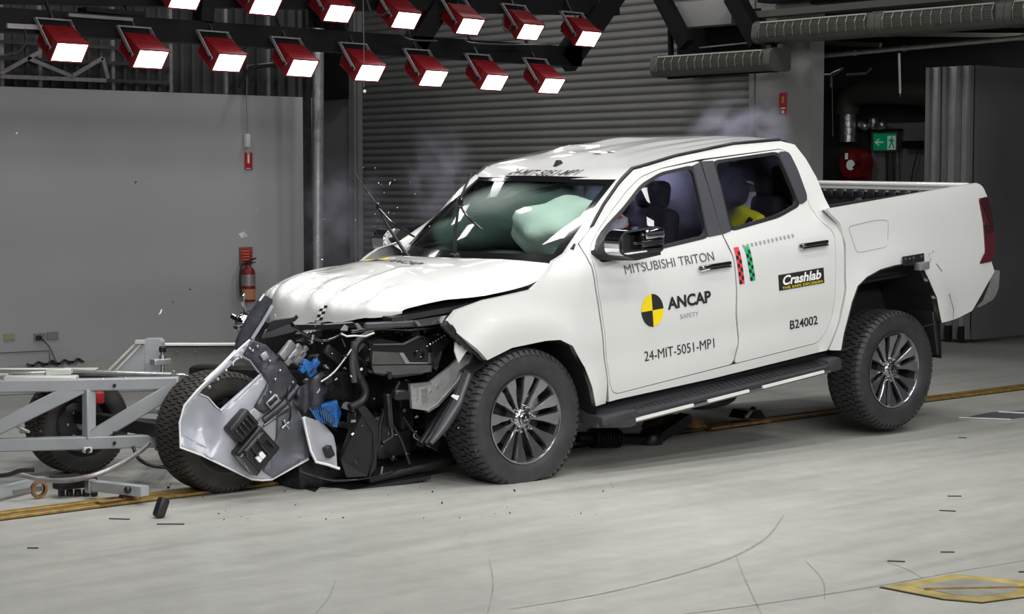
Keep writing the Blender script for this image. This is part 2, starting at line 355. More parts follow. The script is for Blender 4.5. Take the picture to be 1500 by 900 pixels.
D = {
 'fdoor': [(0.565,0.831),(0.624,0.876),(0.736,0.947),(0.856,1.048),(1.001,1.16),(1.12,1.229),(1.275,1.26),(1.609,1.281),(1.598,0.846),(1.635,0.693),(1.633,0.502),(1.616,0.365),(1.643,0.209),(1.59,0.067),(0.663,0.035),(0.625,0.055),(0.599,0.115),(0.574,0.42),(0.552,0.65)],
 'rdoor': [(1.614,1.281),(2.321,1.296),(2.376,1.262),(2.4,1.133),(2.409,1.005),(2.406,0.942),(2.452,0.845),(2.54,0.761),(2.506,0.467),(2.476,0.247),(2.398,0.137),(2.332,0.09),(1.596,0.066),(1.649,0.208),(1.622,0.365),(1.638,0.502),(1.64,0.693),(1.603,0.845)],
 'fwin': [(0.636,0.856),(0.707,0.909),(0.94,1.06),(1.103,1.183),(1.263,1.233),(1.539,1.254),(1.487,0.841),(1.085,0.817),(0.617,0.792)],
 'bpil_f': [(1.539,1.254),(1.603,1.269),(1.598,0.846),(1.487,0.841)],
 'bpil_r': [(1.616,1.272),(1.712,1.269),(1.678,0.857),(1.603,0.845)],
 'rwin': [(1.71,1.265),(2.286,1.277),(2.329,0.95),(2.109,0.896),(1.678,0.857)],
 'quart': [(2.286,1.277),(2.375,1.271),(2.398,1.167),(2.409,1.005),(2.395,0.973),(2.329,0.95)],
 'ditch': [(0.98,1.213),(1.078,1.276),(1.424,1.321),(1.932,1.355),(2.349,1.35)],
 'cabgap': [(2.537,0.913),(2.609,0.809),(2.607,0.673),(2.577,0.402),(2.521,0.216),(2.427,0.03)],
 'sill': [(0.498,-0.003),(0.682,0.002),(1.444,0.006),(2.341,0.029),(2.507,0.019)],
 'fhandle': [(1.329,0.68),(1.436,0.683),(1.59,0.69),(1.584,0.658),(1.324,0.652)],
 'rhandle': [(2.192,0.714),(2.457,0.727),(2.448,0.699),(2.197,0.684)],
 'MP1': [(0.876,0.19),(1.435,0.193),(1.441,0.245),(0.882,0.249)],
 'MITS': [(0.77,0.706),(1.476,0.711),(1.482,0.758),(0.777,0.759)],
 'ANCAP': [(1.067,0.462),(1.415,0.469),(1.421,0.537),(1.074,0.532)],
 'SAFETY': [(1.16,0.406),(1.309,0.406)],
 'B24': [(2.088,0.209),(2.34,0.209),(2.338,0.26),(2.086,0.269)],
 'crash': [(1.995,0.461),(2.398,0.458),(2.401,0.556),(1.995,0.557)],
 'red': [(1.653,0.76),(1.693,0.759),(1.702,0.547),(1.661,0.54)],
 'grn': [(1.739,0.758),(1.793,0.761),(1.801,0.551),(1.754,0.549)],
 'dash': [(1.726,0.756),(2.187,0.776)],
 'ancap_c': [(0.945,0.478),(0.862,0.5),(1.031,0.474),(0.954,0.571),(0.937,0.384)],
 'cabrear': [(2.33,1.346),(2.455,1.311),(2.506,1.222),(2.546,1.099),(2.563,0.97)],
 'apil': [(0.486,0.869),(0.717,0.984),(0.822,1.09),(0.952,1.196),(0.993,1.224)],
 'bed': [(2.468,0.905),(3.924,0.937),(3.996,0.937),(4.031,0.905),(4.064,0.835),(4.067,0.396),(4.097,0.333),(3.869,0.091),(3.709,0.06),(3.517,0.059)],
 'arch': [(3.517,0.058),(3.457,0.236),(3.372,0.361),(3.304,0.457),(3.198,0.491),(3.051,0.492),(2.897,0.482),(2.766,0.45),(2.682,0.404),(2.624,0.313),(2.556,0.126),(2.536,0.016)],
 'tail': [(3.963,0.838),(4.059,0.843),(4.083,0.796),(4.108,0.617),(4.101,0.467),(4.067,0.404),(3.93,0.401),(3.999,0.478),(3.994,0.671)],
 'bumper': [(4.097,0.333),(4.203,0.32),(4.185,0.203),(4.13,0.133),(3.869,0.091)],
 'fuelcap': [(2.645,0.785),(2.919,0.8),(3.043,0.788),(3.008,0.617),(2.714,0.607),(2.686,0.691)],
 'brkt': [(3.115,0.545),(3.324,0.547),(3.306,0.479),(3.239,0.469)],
 'bedgap': [(2.471,0.913),(2.584,0.812),(2.62,0.672),(2.594,0.401),(2.532,0.215),(2.445,0.028),(2.522,0.021)],
 'fender': [(0.486,0.869),(0.309,0.829),(0.207,0.76),(0.097,0.699),(-0.198,0.678),(-0.369,0.643),(-0.438,0.579),(-0.226,0.358),(-0.071,0.405),(0.146,0.415),(0.236,0.409),(0.318,0.364),(0.41,0.228),(0.455,0.112),(0.486,-0.005)],
}
# ================================================================ THE PICKUP
truck = thing('pickup_truck', 'white dual-cab pickup truck with crushed front, nose down and rear wheels off the floor', 'pickup truck', TO)
truck.rotation_mode = 'QUATERNION'; truck.rotation_quaternion = Matrix(RM.tolist()).to_quaternion()
def inset(P, d):
    N = len(P); out = []; A = sum(P[i][0]*P[(i+1) % N][1]-P[(i+1) % N][0]*P[i][1] for i in range(N)); sg = 1 if A > 0 else -1
    for i in range(N):
        a, b, c = (np.array(P[(i+k) % N][:2], float) for k in (-1, 0, 1)); u = (b-a)/max(1e-6, np.linalg.norm(b-a)); v = (c-b)/max(1e-6, np.linalg.norm(c-b))
        n = np.array([-(u+v)[1], (u+v)[0]]); L = np.linalg.norm(n); n = n/max(L, .3); k = 1/max(.6, abs(np.dot(n, [-u[1], u[0]])))
        out.append(tuple(b+n*d*sg*k))
    return out
def side_map(W, sd, off=0): return lambda x, z: (x, sd*(W(x, z)+off), z)
def body_panel(name, poly, W, m, parent, sd=-1, holes=(), off=0, depth=.035, step=.06, smooth=50, **kw):
    V, Fc = tri2d(poly, holes, step); return shell(V, Fc, side_map(W, sd, off), (0, -sd*depth, 0), sd).build(name, m, parent, smooth, **kw)
fd = D['fdoor']; rd = D['rdoor']
fdP = fillet([fd[0]]+fd[1:], .03); rdP = fillet(rd, .04)
doors_hole = fillet(fd[0:7]+[(1.612, 1.286)]+rd[1:12]+fd[14:], .03)
rear = D['cabrear']
cab_poly = [(.572, .911)]+D['apil'][1:-1]+D['ditch'][1:]+rear+D['cabgap'][1:]+D['sill'][::-1][1:-1]+[(.60, .0), (.588, .115), (.562, .42), (.541, .65), (.548, .83)]
doors_hole = inset(doors_hole, -.001)
fen_poly = D['fender']+[(.57, -.003), (.578, .115), (.552, .42), (.531, .65), (.538, .83), (.560, .903)]
bed_poly = fillet([D['bed'][0]]+[(3.924, .937), (3.996, .937, .04), (4.031, .905)]+D['bed'][4:9]+D['arch'][:-1]+[(2.536, .016)]+D['bedgap'][:-1][::-1], .012)
def fitz(L, x): return float(np.interp(x, [a for a, b in L], [b for a, b in L]))
for sd in (-1, 1):
    body_panel('cab_side', cab_poly, Wc, 'paint', truck, sd, [doors_hole])
    fen = body_panel('fender', fen_poly, Wfen, 'paint', truck, sd, step=.05)
    bedp = body_panel('bed_side', bed_poly, Wb, 'paint', truck, sd, step=.07)
    fdo = body_panel('front_door', inset(fdP, .003), Wc, 'paint', truck, sd, [D['fwin']])
    rdo = body_panel('rear_door', inset(rdP, .003), Wc, 'paint', truck, sd, [D['rwin']])
    for door, win, gm, col in ((fdo, D['fwin'], 'tint', 'trim'), (rdo, D['rwin'], 'tint', 'trim')):
        wr = fillet(win, .05)
        body_panel('window_glass', wr, Wc, gm, door, sd, off=-.018, depth=.004, step=.1)
        V, Fc = tri2d(fillet(inset(win, -.006), .05), [fillet(inset(win, .013), .05)], .09)
        shell(V, Fc, side_map(Wc, sd, .002), (0, -sd*.02, 0), sd).build('window_trim', 'black', door, 40)
    body_panel('pillar_trim', inset(D['bpil_f'], -.002), Wc, 'trim', fdo, sd, off=.003, depth=.01)
    body_panel('pillar_trim', inset(D['bpil_r'], -.002), Wc, 'trim', rdo, sd, off=.003, depth=.01)
    body_panel('quarter_trim', fillet(inset(D['quart'], -.004), .03), Wc, 'trim', rdo, sd, off=.003, depth=.01)
    # black strips added behind the shut lines, standing in for the shade in the gaps
    def seal(L, W, nm='door_gap_strip', r=.012, off=-.02):
        MB().tube([(x, sd*(W(x, z)+off), z) for x, z in (dens(L, .05) if L[0] == L[-1] else dens(L, .05)[:dens(L, .05).index(tuple(L[-1]))+1])], r, 6).build(nm, 'seam', truck, 60)
    seal(fd+[fd[0]], Wc); seal(rd+[rd[0]], Wc); seal(D['cabgap'], Wc, 'bed_gap_strip', .022, -.03)
    seal([(.565, -.003), (.583, .115), (.557, .42), (.536, .65), (.543, .83), (.566, .906)], Wc, 'fender_gap_strip', .010, -.02)
    seal([(.486, .870), (.572, .912)]+D['apil'][1:]+D['ditch'][1:]+rear[:1], Wc, 'roof_seal', .012, -.004)
    # door handles: chrome loop over a black grip
    for door, key in ((fdo, 'fhandle'), (rdo, 'rhandle')):
        a, b = D[key][0], D[key][2]; zc = (D[key][1][1]+D[key][3][1])/2-.002; x0, x1 = a[0], b[0]; yy = sd*(Wc((x0+x1)/2, zc)+.018)
        h = MB().rbox(((x0+x1)/2, yy, zc+.008), (x1-x0, .022, .026), .009).build('door_handle', 'gloss', door, 60)
        MB().rbox(((x0+x1)/2+.01, yy-sd*.006, zc-.012), (x1-x0-.01, .024, .014), .006).build('handle_trim', 'chrome', door, 60)
        MB().rbox((x0+.03, yy+sd*.008, zc+.009), (.03, .012, .016), .005).build('handle_lock', 'chrome', door, 60)
    # black sill lining + wheel arch liners
    for nm, L, W, depth in (('arch_liner', [(-.30, .30)]+D['fender'][8:]+[(.49, -.12)], Wfen, .42), ('arch_liner', [(3.525, -.18)]+D['arch']+[(2.54, -.05)], Wb, .45)):
        mb = MB()
        for i in range(len(L)-1):
            (x0, z0), (x1, z1) = L[i], L[i+1]; ya = sd*(W(x0, max(z0, 0))-.004); yb = sd*(W(x1, max(z1, 0))-.004)
            mb.add([(x0, ya, z0), (x1, yb, z1), (x1, yb-sd*depth, z1), (x0, ya-sd*depth, z0)], [(0, 1, 2, 3)])
            cx = .05 if W is Wfen else 3.03
            mb.add([(x0, ya-sd*depth, z0), (x1, yb-sd*depth, z1), (cx, ya-sd*depth, -.15)], [(0, 1, 2)])
        mb.build(nm, 'seam', truck, 40)
    P3 = [(x, sd*(Wb(x, z)+.001), z) for x, z in dens(D['arch'], .04)]
    MB().tube(P3, .005, 6).build('arch_lip', 'seam', truck, 60)
    # mud flap, running board
    MB().rbox((3.50, sd*.80, -.01), (.035, .24, .30), .01, Matrix.Rotation(-.12, 3, 'Y')).build('mud_flap', 'black', truck, 50)
    sb = MB()
    sb.prism([(.50, sd*.80, -.02), (.50, sd*.98, -.075), (.56, sd*1.0, -.085), (2.33, sd*1.0, -.055), (2.42, sd*.96, -.045), (2.46, sd*.80, -.01)], (0, 0, -.02))
    step_o = sb.build('running_board', 'board', truck, 30)
    tr = MB()
    for k in range(38): tr.rbox((.74+k*.043, sd*.915, -.058+k*.0007), (.032, .11, .006), .002, Matrix.Rotation(-.016, 3, 'Y')@Matrix.Rotation(-sd*.28, 3, 'X'), 1)
    tr.build('step_tread', 'black', step_o, kind='stuff')
    MB().prism([(.47, sd*.82, -.03), (.46, sd*.99, -.07), (.70, sd*1.03, -.10), (.70, sd*1.03, -.135), (.66, sd*1.02, -.145), (.44, sd*.98, -.115), (.44, sd*.84, -.10)], (0, -sd*.03, .0)).build('step_end_cap', 'board', step_o)
    MB().rbox((.60, sd*.92, -.085), (.28, .20, .06), .02).build('step_end_cap', 'board', step_o, 40)
    MB().rbox((2.44, sd*.90, -.06), (.14, .16, .09), .03).build('step_end_cap', 'board', step_o, 40)
    for a, b in ((.70, 1.16), (1.28, 1.62), (1.74, 2.28)):
        z0 = -.110+.0235*(a-.7); z1 = -.110+.0235*(b-.7)
        MB().bar((a, sd*1.018, z0), (b, sd*1.018, z1), .014, .016).build('step_strip', 'white', step_o, label='bright metal edge strip' if sd < 0 else None)
    MB().bar((.70, sd*1.005, -.120), (2.35, sd*1.005, -.080), .02, .018).build('step_edge', 'gun', step_o)
    for x in (.9, 2.15): MB().bar((x, sd*.5, -.12), (x, sd*.95, -.09), .06, .03).build('step_bracket', 'dmetal', step_o)
    # fuel flap outline + dark flare seams
    if sd < 0:
        fc = fillet(D['fuelcap'], .04)
        V, Fc = tri2d(fc, [inset(fc, .004)], .06); shell(V, Fc, side_map(Wb, sd, .0012), (0, 0, 0), sd).build('fuel_flap', 'inkl', bedp)
        for (x0, z0), (x1, z1) in (((3.475, .455), (3.53, .40)), ((3.60, .24), (3.66, .13)), ((3.66, .13), (3.655, .065))):
            MB().bar((x0, sd*(Wb(x0, z0)+.001), z0), (x1, sd*(Wb(x1, z1)+.001), z1), .004, .004).build('flare_seam', 'ink', bedp)
        # bare sensor bracket on the wheel-arch lip
        bz = MB().rbox((3.205, -.985, .515), (.21, .012, .062), .004).build('sensor_bracket', 'dmetal', truck, 40)
        MB().rbox((3.27, -1.0, .468), (.10, .05, .05), .006).build('bracket_block', 'castal', bz, 40)
        MB().tube([(3.32, -1.0, .46), (3.36, -1.0, .50), (3.35, -1.0, .54), (3.39, -1.0, .55)], .005).build('bracket_wire', 'steel', bz, 60)
        for x in (3.12, 3.16, 3.2, 3.28): MB().lathe([(.009, -.994), (.009, -.985)], 8, (x, 0, .528), 'Y', cap=True).build('bracket_screw', 'steel', bz)
    # tail lamp
    tp = fillet(D['tail'], .02)
    tlmp = body_panel('tail_lamp', tp, Wb, 'tail', truck, sd, off=.006, depth=.05, step=.04)
    V, Fc = tri2d(fillet([p for p in inset(D['tail'], .008) if p[1] > .60]+[(3.998, .60), (4.09, .60)], .01), (), .04)
    shell(V, Fc, side_map(Wb, sd, .011), (0, -sd*.004, 0), sd).build('lamp_lens', 'taild', tlmp, 40)
    MB().prism([(3.96, sd*.92, .84), (4.06, sd*.92, .845), (4.11, sd*.92, .62), (4.10, sd*.92, .46), (4.06, sd*.92, .40), (3.95, sd*.90, .40)], (0, -sd*.16, 0)).build('lamp_housing', 'taild', tlmp)
# roof
D_ditch = [(.717, .984), (.822, 1.09), (.952, 1.196), (.98, 1.215)]+D['ditch'][1:]+[(2.455, 1.315), (2.52, 1.25)]
ctrl = []
for x, cz in ((.985, 1.222), (1.04, 1.250), (1.12, 1.281), (1.3, 1.328), (1.6, 1.362), (2.0, 1.378), (2.3, 1.378), (2.44, 1.358), (2.50, 1.30), (2.54, 1.18)):
    ez = fitz(D_ditch if x < 2.45 else [(2.45, 1.315), (2.506, 1.222), (2.546, 1.1)], x)+.002; W = Wc(x, ez)-.010; fx = -.05 if x < 1.05 else 0
    row = []
    for t in (-1, -.93, -.75, -.4, 0, .4, .75, .93, 1):
        q = 1-abs(t)**2.6; zz = ez+(cz-ez)*q; xx = x+fx*q*(1 if x < 1 else .5)
        row.append((xx, t*W, zz))
    ctrl.append(row)
V, Fc, a_, b_ = patch(ctrl, 7, 5)
def buckle(p):
    x, y, z = p; s = 0
    for cx, cy, h, rx, ry in ((1.55, .42, .028, .16, .10), (1.95, .40, .030, .20, .10), (1.35, .1, .010, .1, .2), (1.8, -.1, .008, .25, .12)):
        s += h*math.exp(-((x-cx)/rx)**2-((y-cy)/ry)**2)
    s += .004*math.sin(y*28)*math.exp(-((x-1.9)/.5)**2)*(abs(y) < .5)
    return (x, y, z+s)
V = [buckle(p) for p in V]
roof = MB().add(V, [f[::-1] for f in Fc]).build('roof', 'paint', truck, 180)
MB().add([(p[0], p[1]*.97, p[2]-.04) for p in V], Fc).build('headlining', 'grey', truck, 180)
bv_roof = BVHTree.FromPolygons([Vector(p) for p in V], Fc)
def drape(bv, x, y, off=.002):
    h = bv.ray_cast(Vector((x, y, 3)), Vector((0, 0, -1))); return (x, y, (h[0].z if h[0] else .8)+off)
text_on('roof_lettering', '24-MIT-5051-MP1', lambda u, v: drape(bv_roof, .985+.085*v-.02*math.cos((u-.5)*3), .36-u*.64), 'ink', roof, .01, label='black lettering 24-MIT-5051-MP1')
MB().prism([(1.10, .06, 1.268), (1.16, .06, 1.283), (1.165, .06, 1.295), (1.15, .06, 1.315), (1.135, .06, 1.317)], (0, -.03, 0)).build('roof_antenna', 'black', roof, 40)
mk = MB()
for a, b, c, d in ((1.33, -.06, .02, .06), (1.355, -.09, .05, .01), (1.38, -.12, .02, .06)): mk.add([drape(bv_roof, a+i*c, b-j*d, .003) for i, j in ((0, 0), (1, 0), (1, 1), (0, 1))], [(0, 1, 2, 3)])
mk.build('roof_target_mark', 'ink', roof)
# cab rear wall, with window
V, Fc = tri2d(fillet([(-.88, .40), (.88, .40), (.86, .86), (.69, 1.24), (.55, 1.30), (-.55, 1.30), (-.69, 1.24), (-.86, .86)], .05), [fillet([(-.62, .93), (.62, .93), (.54, 1.22), (-.54, 1.22)], .06)], .1)
cb = shell(V, Fc, lambda y, z: (2.575-.08*max(0, z-.95)*3*(1 if z > .95 else 0)*.8, y, z), (-.02, 0, 0), 1).build('cab_back', 'paint', truck, 40)
MB().add([(2.56, -.63, .92), (2.56, .63, .92), (2.50, .55, 1.23), (2.50, -.55, 1.23)], [(0, 1, 2, 3)]).build('rear_window', 'tint', truck)
# windscreen with its black border, far and near corners measured
def ws(u, v):   # u across (-1 near .. 1 far), v up
    bot = np.array([.434-.20*(1-u*u), .735*u, .825]); top = np.array([.975-.045*(1-u*u), .635*u, 1.210]); p = bot+(top-bot)*v
    p[2] += .012*math.sin(math.pi*v)+.010*(1-u*u); return p
def ws_patch(u0, u1, v0, v1, nu, nv, dz=0):
    V = []; 
    for i in range(nv+1):
        for j in range(nu+1): p = ws(u0+(u1-u0)*j/nu, v0+(v1-v0)*i/nv); V.append((p[0]-dz*.6, p[1], p[2]+dz*.8))
    return V, [(i*(nu+1)+j, (i+1)*(nu+1)+j, (i+1)*(nu+1)+j+1, i*(nu+1)+j+1) for i in range(nv) for j in range(nu)]
wsg = MB().add(*ws_patch(-1, 1, 0, 1, 24, 8)).build('windscreen', 'glass', truck, 180)
fr = MB()
for a in ((-1.02, -.955, -.03, 1.03, 3, 16), (.955, 1.02, -.03, 1.03, 3, 16), (-1, 1, .955, 1.04, 24, 2), (-1, 1, -.08, .045, 24, 2)): fr.add(*ws_patch(*a, .003))
fr.build('windscreen_border', 'gloss', wsg, 180)
for sd in (-1, 1):
    AP = cr([np.array((x, sd*(Wc(x, z)+.001), z)) for x, z in [(.40, .835)]+D['apil']], 4); n_ = len(AP); V = []
    for i, b in enumerate(AP):
        a = np.array(ws(sd*1.015, -.04+1.05*i/(n_-1)))+np.array([0, 0, .002]); V += [tuple(a), tuple((a+b)/2+np.array([0, sd*.010, .016])), tuple(b)]
    MB().add(V, [(i*3+k, i*3+k+1, i*3+4+k, i*3+3+k) for i in range(n_-1) for k in range(2)]).build('pillar_skin', 'paint', truck, 180)
cm = MB()
V = [np.array(ws(u, v))+np.array([.0, 0, -.012]) for u, v in ((-.30, .98), (.02, .98), (.22, .98), (.30, .78), (.26, .70), (.06, .70), (-.02, .86), (-.24, .92))]
cm.prism(V, (.05, 0, -.03)).build('camera_shroud', 'black', truck)
MB().prism([np.array(ws(u, v))+np.array([-.004, 0, -.004]) for u, v in ((.06, .72), (.20, .72), (.16, .83), (.02, .83))], (.01, 0, -.01)).build('camera_cover', 'grey', truck)
# cowl
MB().add(*ws_patch(-1.02, 1.02, -.20, -.05, 24, 2, -.02)).build('cowl', 'black', truck, 180)
# bonnet
H_ctrl = [
 [(.30, -.86, .815), (.22, -.60, .835), (.12, -.3, .842), (.08, 0, .842), (.12, .3, .83), (.22, .6, .805), (.33, .84, .77)],
 [(.16, -.855, .728), (.08, -.60, .812), (.0, -.3, .842), (-.03, 0, .850), (.0, .3, .838), (.08, .6, .795), (.18, .84, .71)],
 [(-.15, -.84, .698), (-.17, -.60, .795), (-.22, -.3, .835), (-.25, 0, .850), (-.22, .3, .832), (-.17, .6, .77), (-.1, .83, .67)],
 [(-.42, -.80, .700), (-.45, -.58, .765), (-.50, -.28, .808), (-.52, 0, .826), (-.50, .3, .805), (-.42, .6, .74), (-.35, .8, .65)],
 [(-.58, -.76, .684), (-.66, -.54, .715), (-.73, -.26, .760), (-.77, 0, .792), (-.72, .3, .768), (-.60, .6, .70), (-.50, .76, .62)],
 [(-.64, -.74, .672), (-.76, -.52, .680), (-.86, -.26, .700), (-.93, 0, .745), (-.84, .3, .715), (-.70, .6, .65), (-.56, .74, .59)],
 [(-.65, -.74, .655), (-.78, -.52, .625), (-.88, -.25, .600), (-.965, 0, .600), (-.86, .3, .565), (-.72, .6, .58), (-.57, .74, .56)]]
V, Fc, HW, HH = patch(H_ctrl, 12, 16)
def crease(a, b, h, wd):
    a = np.array(a); b = np.array(b); d = b-a; L2 = d@d
    def f(x, y):
        t = max(0, min(1, ((x-a[0])*d[0]+(y-a[1])*d[1])/L2)); r = math.hypot(x-a[0]-t*d[0], y-a[1]-t*d[1]); return h*math.exp(-(r/wd)**2)*math.sin(math.pi*min(1, .15+t*.85))
    return f
CR = [crease((-.86, -.33), (-.18, -.30), .018, .035), crease((-.95, .02), (-.55, .10), .030, .04), (crease((-.93, -.12), (-.66, -.06), -.018, .04)), crease((-.88, .22), (-.5, .2), .02, .04),
      crease((-.80, -.48), (-.45, -.52), .012, .05), crease((-.90, -.22), (-.72, -.22), .03, .025), crease((-.92, .12), (-.75, .22), -.018, .035), crease((-.4, -.75), (-.25, .3), .008, .05), crease((-.7, .5), (-.3, .35), .02, .05)]
nz = random.Random(3)
for k in range(12):
    y0 = -.55+k*.085+nz.uniform(-.03, .03); x0 = -.93+.9*(y0/1.3)**2; L_ = nz.uniform(.12, .38)
    CR.append(crease((x0-.03, y0), (x0+L_, y0*.8+nz.uniform(-.12, .12)), nz.choice((-1, 1))*nz.uniform(.008, .017), nz.uniform(.012, .028)))
V = [(x, y, z+sum(c(x, y) for c in CR)*(1 if z > .65 else .3)+(.004*math.sin(31*y+9*x)*math.exp(-((x+.8)/.25)**2))) for x, y, z in V]
hood = MB().add(V, Fc).build('bonnet', 'paint', truck, 180, label='white bonnet buckled upward at the front')
bv_hood = BVHTree.FromPolygons([Vector(p) for p in V], Fc)
MB().add([(p[0]+.045, p[1]*.97, p[2]-.05) for p in V], Fc).build('bonnet_frame', 'engine', hood, 180)
# target and letters on the bonnet
def disc_quads(mp, m0, m1, parent, nm):
    for q in range(4):
        pts = [(0, 0)]+[(math.cos(math.pi/2*(q+k/10)), math.sin(math.pi/2*(q+k/10))) for k in range(11)]
        MB().add([mp(a, b) for a, b in pts], [tuple((0, k, k+1)) for k in range(1, 11)]).build(nm, (m0, m1)[q % 2], parent, label=('yellow' if (m0, m1)[q % 2] == 'yellow' else 'black')+' quarter of round target')
disc_quads(lambda a, b: drape(bv_hood, -.20+.075*b, .12-.085*a, .003), 'yellow', 'ink', hood, 'target_quarter')
text_on('bonnet_lettering', 'ANCAP', lambda u, v: drape(bv_hood, -.245+.07*v+.03*u, -.02-u*.26, .003), 'ink', hood, .02, label='black lettering ANCAP')
def on_hood(px, py, off=.004):
    o = Vector(RM.T@(CC-TO)); d = Vector(RM.T@ray(px, py)).normalized(); h = bv_hood.ray_cast(o, d); return tuple((h[0] if h[0] else Vector(tl(px, py, -.25)))-d*off)
ck = [MB(), MB()]
for i in range(6):
    for j in range(2):
        f_ = lambda a, b: on_hood(460.5+a*5-b*1.6*-1+(0), 474-b*4.4)
        ck[(i+j) % 2].add([f_(j, i), f_(j+1, i), f_(j+1, i+1), f_(j, i+1)], [(0, 1, 2, 3)])
ck[0].build('check_tape', 'ink', hood, label='black and white checked tape'); ck[1].build('check_tape', 'vwhite', hood, label='black and white checked tape')
# door lettering and stickers
def box_map(x0, x1, z0, z1, W=Wc, off=.0035): return lambda u, v: (x0+(x1-x0)*u, -(W(x0+(x1-x0)*u, z0+(z1-z0)*v)+off), z0+(z1-z0)*v)
NF = [o for o in kids(truck) if o.name.startswith('front_door')][0]; NR = [o for o in kids(truck) if o.name.startswith('rear_door')][0]
text_on('door_lettering', 'MITSUBISHI TRITON', box_map(.77, 1.478, .706, .757), 'inkg', NF, 0, label='grey lettering MITSUBISHI TRITON')
text_on('door_lettering', 'ANCAP', box_map(1.067, 1.418, .464, .536), 'ink', NF, .035, label='bold black lettering ANCAP')
text_on('door_lettering', 'SAFETY', box_map(1.16, 1.309, .40, .426), 'inkl', NF, label='small grey lettering SAFETY')
text_on('door_lettering', '24-MIT-5051-MP1', box_map(.876, 1.437, .191, .248), 'ink', NF, 0, label='black lettering 24-MIT-5051-MP1')
text_on('door_lettering', 'B24002', box_map(2.088, 2.338, .209, .264), 'ink', NR, .018, label='black lettering B24002')
disc_quads(lambda a, b: box_map(.947-.086, .947+.086, .478-.094, .478+.094)((a+1)/2, (b+1)/2), 'ink', 'yellow', NF, 'target_quarter')
stk = MB(); mp = box_map(1.995, 2.40, .460, .556, off=.003); stk.add([mp(a/6, b) for b in (0, 1) for a in range(7)], [(i, i+1, i+8, i+7) for i in range(6)])
stk = stk.build('sticker', 'ink', NR, label='black sticker with white lettering Crashlab')
def shear(mp, k): return lambda u, v: mp(u+k*v, v)
text_on('sticker_lettering', 'Crashlab', shear(box_map(2.02, 2.365, .489, .548, off=.006), .05), 'vwhite', stk, .03)
text_on('sticker_lettering', 'THE SAFE DECISION', box_map(2.02, 2.38, .466, .481, off=.006), 'yellow', stk, .01)
for key, m1 in (('red', 'vred'), ('grn', 'vgreen')):
    p = D[key]; mbs = [MB(), MB()]
    for i in range(9):
        for j in range(2):
            t0, t1 = i/9, (i+1)/9; xa = p[0][0]+(p[3][0]-p[0][0])*t0; xb = p[0][0]+(p[3][0]-p[0][0])*t1; wd = .042
            z0 = p[0][1]+(p[3][1]-p[0][1])*t0; z1 = p[0][1]+(p[3][1]-p[0][1])*t1
            q = [(xa+j*wd/2, z0), (xa+(j+1)*wd/2, z0), (xb+(j+1)*wd/2, z1), (xb+j*wd/2, z1)]
            mbs[1 if i < 1 else (i+j) % 2].add([(a, -(Wc(a, b)+.003), b) for a, b in q], [(3, 2, 1, 0)])
    mbs[0].build('check_tape', 'ink', NR, label='checked tape in black and '+('red' if key == 'red' else 'green')); mbs[1].build('check_tape', m1, NR, label='checked tape in black and '+('red' if key == 'red' else 'green'))
mb = MB()
for i in range(13):
    x = 1.73+i*.0362; z = .756+i*.00155; q = [(x, z-.008), (x+.018, z-.008), (x+.018, z+.012), (x, z+.012)]; mb.add([(a, -(Wc(a, b)+.003), b) for a, b in q], [(0, 1, 2, 3)])
mb.build('dashed_tape', 'inkl', NR, label='grey dashed measuring tape')
# mirrors
def mirror(sd, nm):
    c = (.725, sd*1.07, .907) if sd < 0 else (.62, sd*1.04, .855)
    m_ = MB()
    # open shell: rounded tray whose open face looks forwards, folded by the impact
    x0, x1, z0, z1 = c[0]-.175, c[0]+.16, c[2]-.07, c[2]+.07
    o1 = fillet([(x0, z0+.02), (x0+.05, z0-.005), (x1, z0-.005), (x1+.01, z1-.03), (x1-.03, z1), (x0+.05, z1), (x0, z1-.04)], .03)
    o2 = inset(o1, .012)
    V2, F2 = tri2d(o1, [o2], .08); ring = shell(V2, F2, lambda a, b: (a, c[1]+sd*.06, b), (0, -sd*.12, 0), sd)
    V3, F3 = tri2d(o1, [], .08); ring.add([(a, c[1]-sd*.055, b) for a, b in V3], F3)
    rt = ring.build(nm, 'chrome', truck, 40)
    V4, F4 = tri2d(o2, [], .08); MB().add([(a, c[1]-sd*.03, b) for a, b in V4], F4).build('mirror_cavity', 'black', rt)
    MB().rbox((c[0]+.09, c[1]+sd*.02, c[2]+.0), (.15, .05, .10), .02).build('mirror_motor', 'gloss', rt, 60)
    MB().rbox((c[0]+.10, c[1]+sd*.055, c[2]+.03), (.14, .02, .055), .01).build('mirror_glass', 'chrome', rt, 60)
    MB().rbox((c[0]+.04, c[1]+sd*.058, c[2]-.008), (.22, .02, .014), .004).build('mirror_bar', 'gloss', rt, 60)
    MB().rbox((c[0]-.10, c[1]+sd*.02, c[2]-.01), (.07, .04, .12), .01).build('mirror_bar', 'dmetal', rt, 60)
    MB().rbox((c[0]-.05, c[1]+sd*.03, c[2]-.062), (.18, .05, .012), .004).build('mirror_pad', 'white', rt, 60)
    MB().prism([(.58, sd*.86, .84), (.62, sd*.885, .80), (.70, sd*1.10, .80), (.86, sd*1.13, .815), (.86, sd*1.13, .835), (.60, sd*1.10, .845)], (0, 0, .02)).build('mirror_arm', 'black', rt, 30)
    MB().prism([(.60, sd*.875, .845), (.63, sd*.915, .80), (.74, sd*.915, .815), (.76, sd*.87, .86), (.72, sd*.835, .925)], (0, -sd*.03, 0)).build('mirror_base', 'black', rt, 30)
mirror(-1, 'side_mirror'); mirror(1, 'side_mirror')
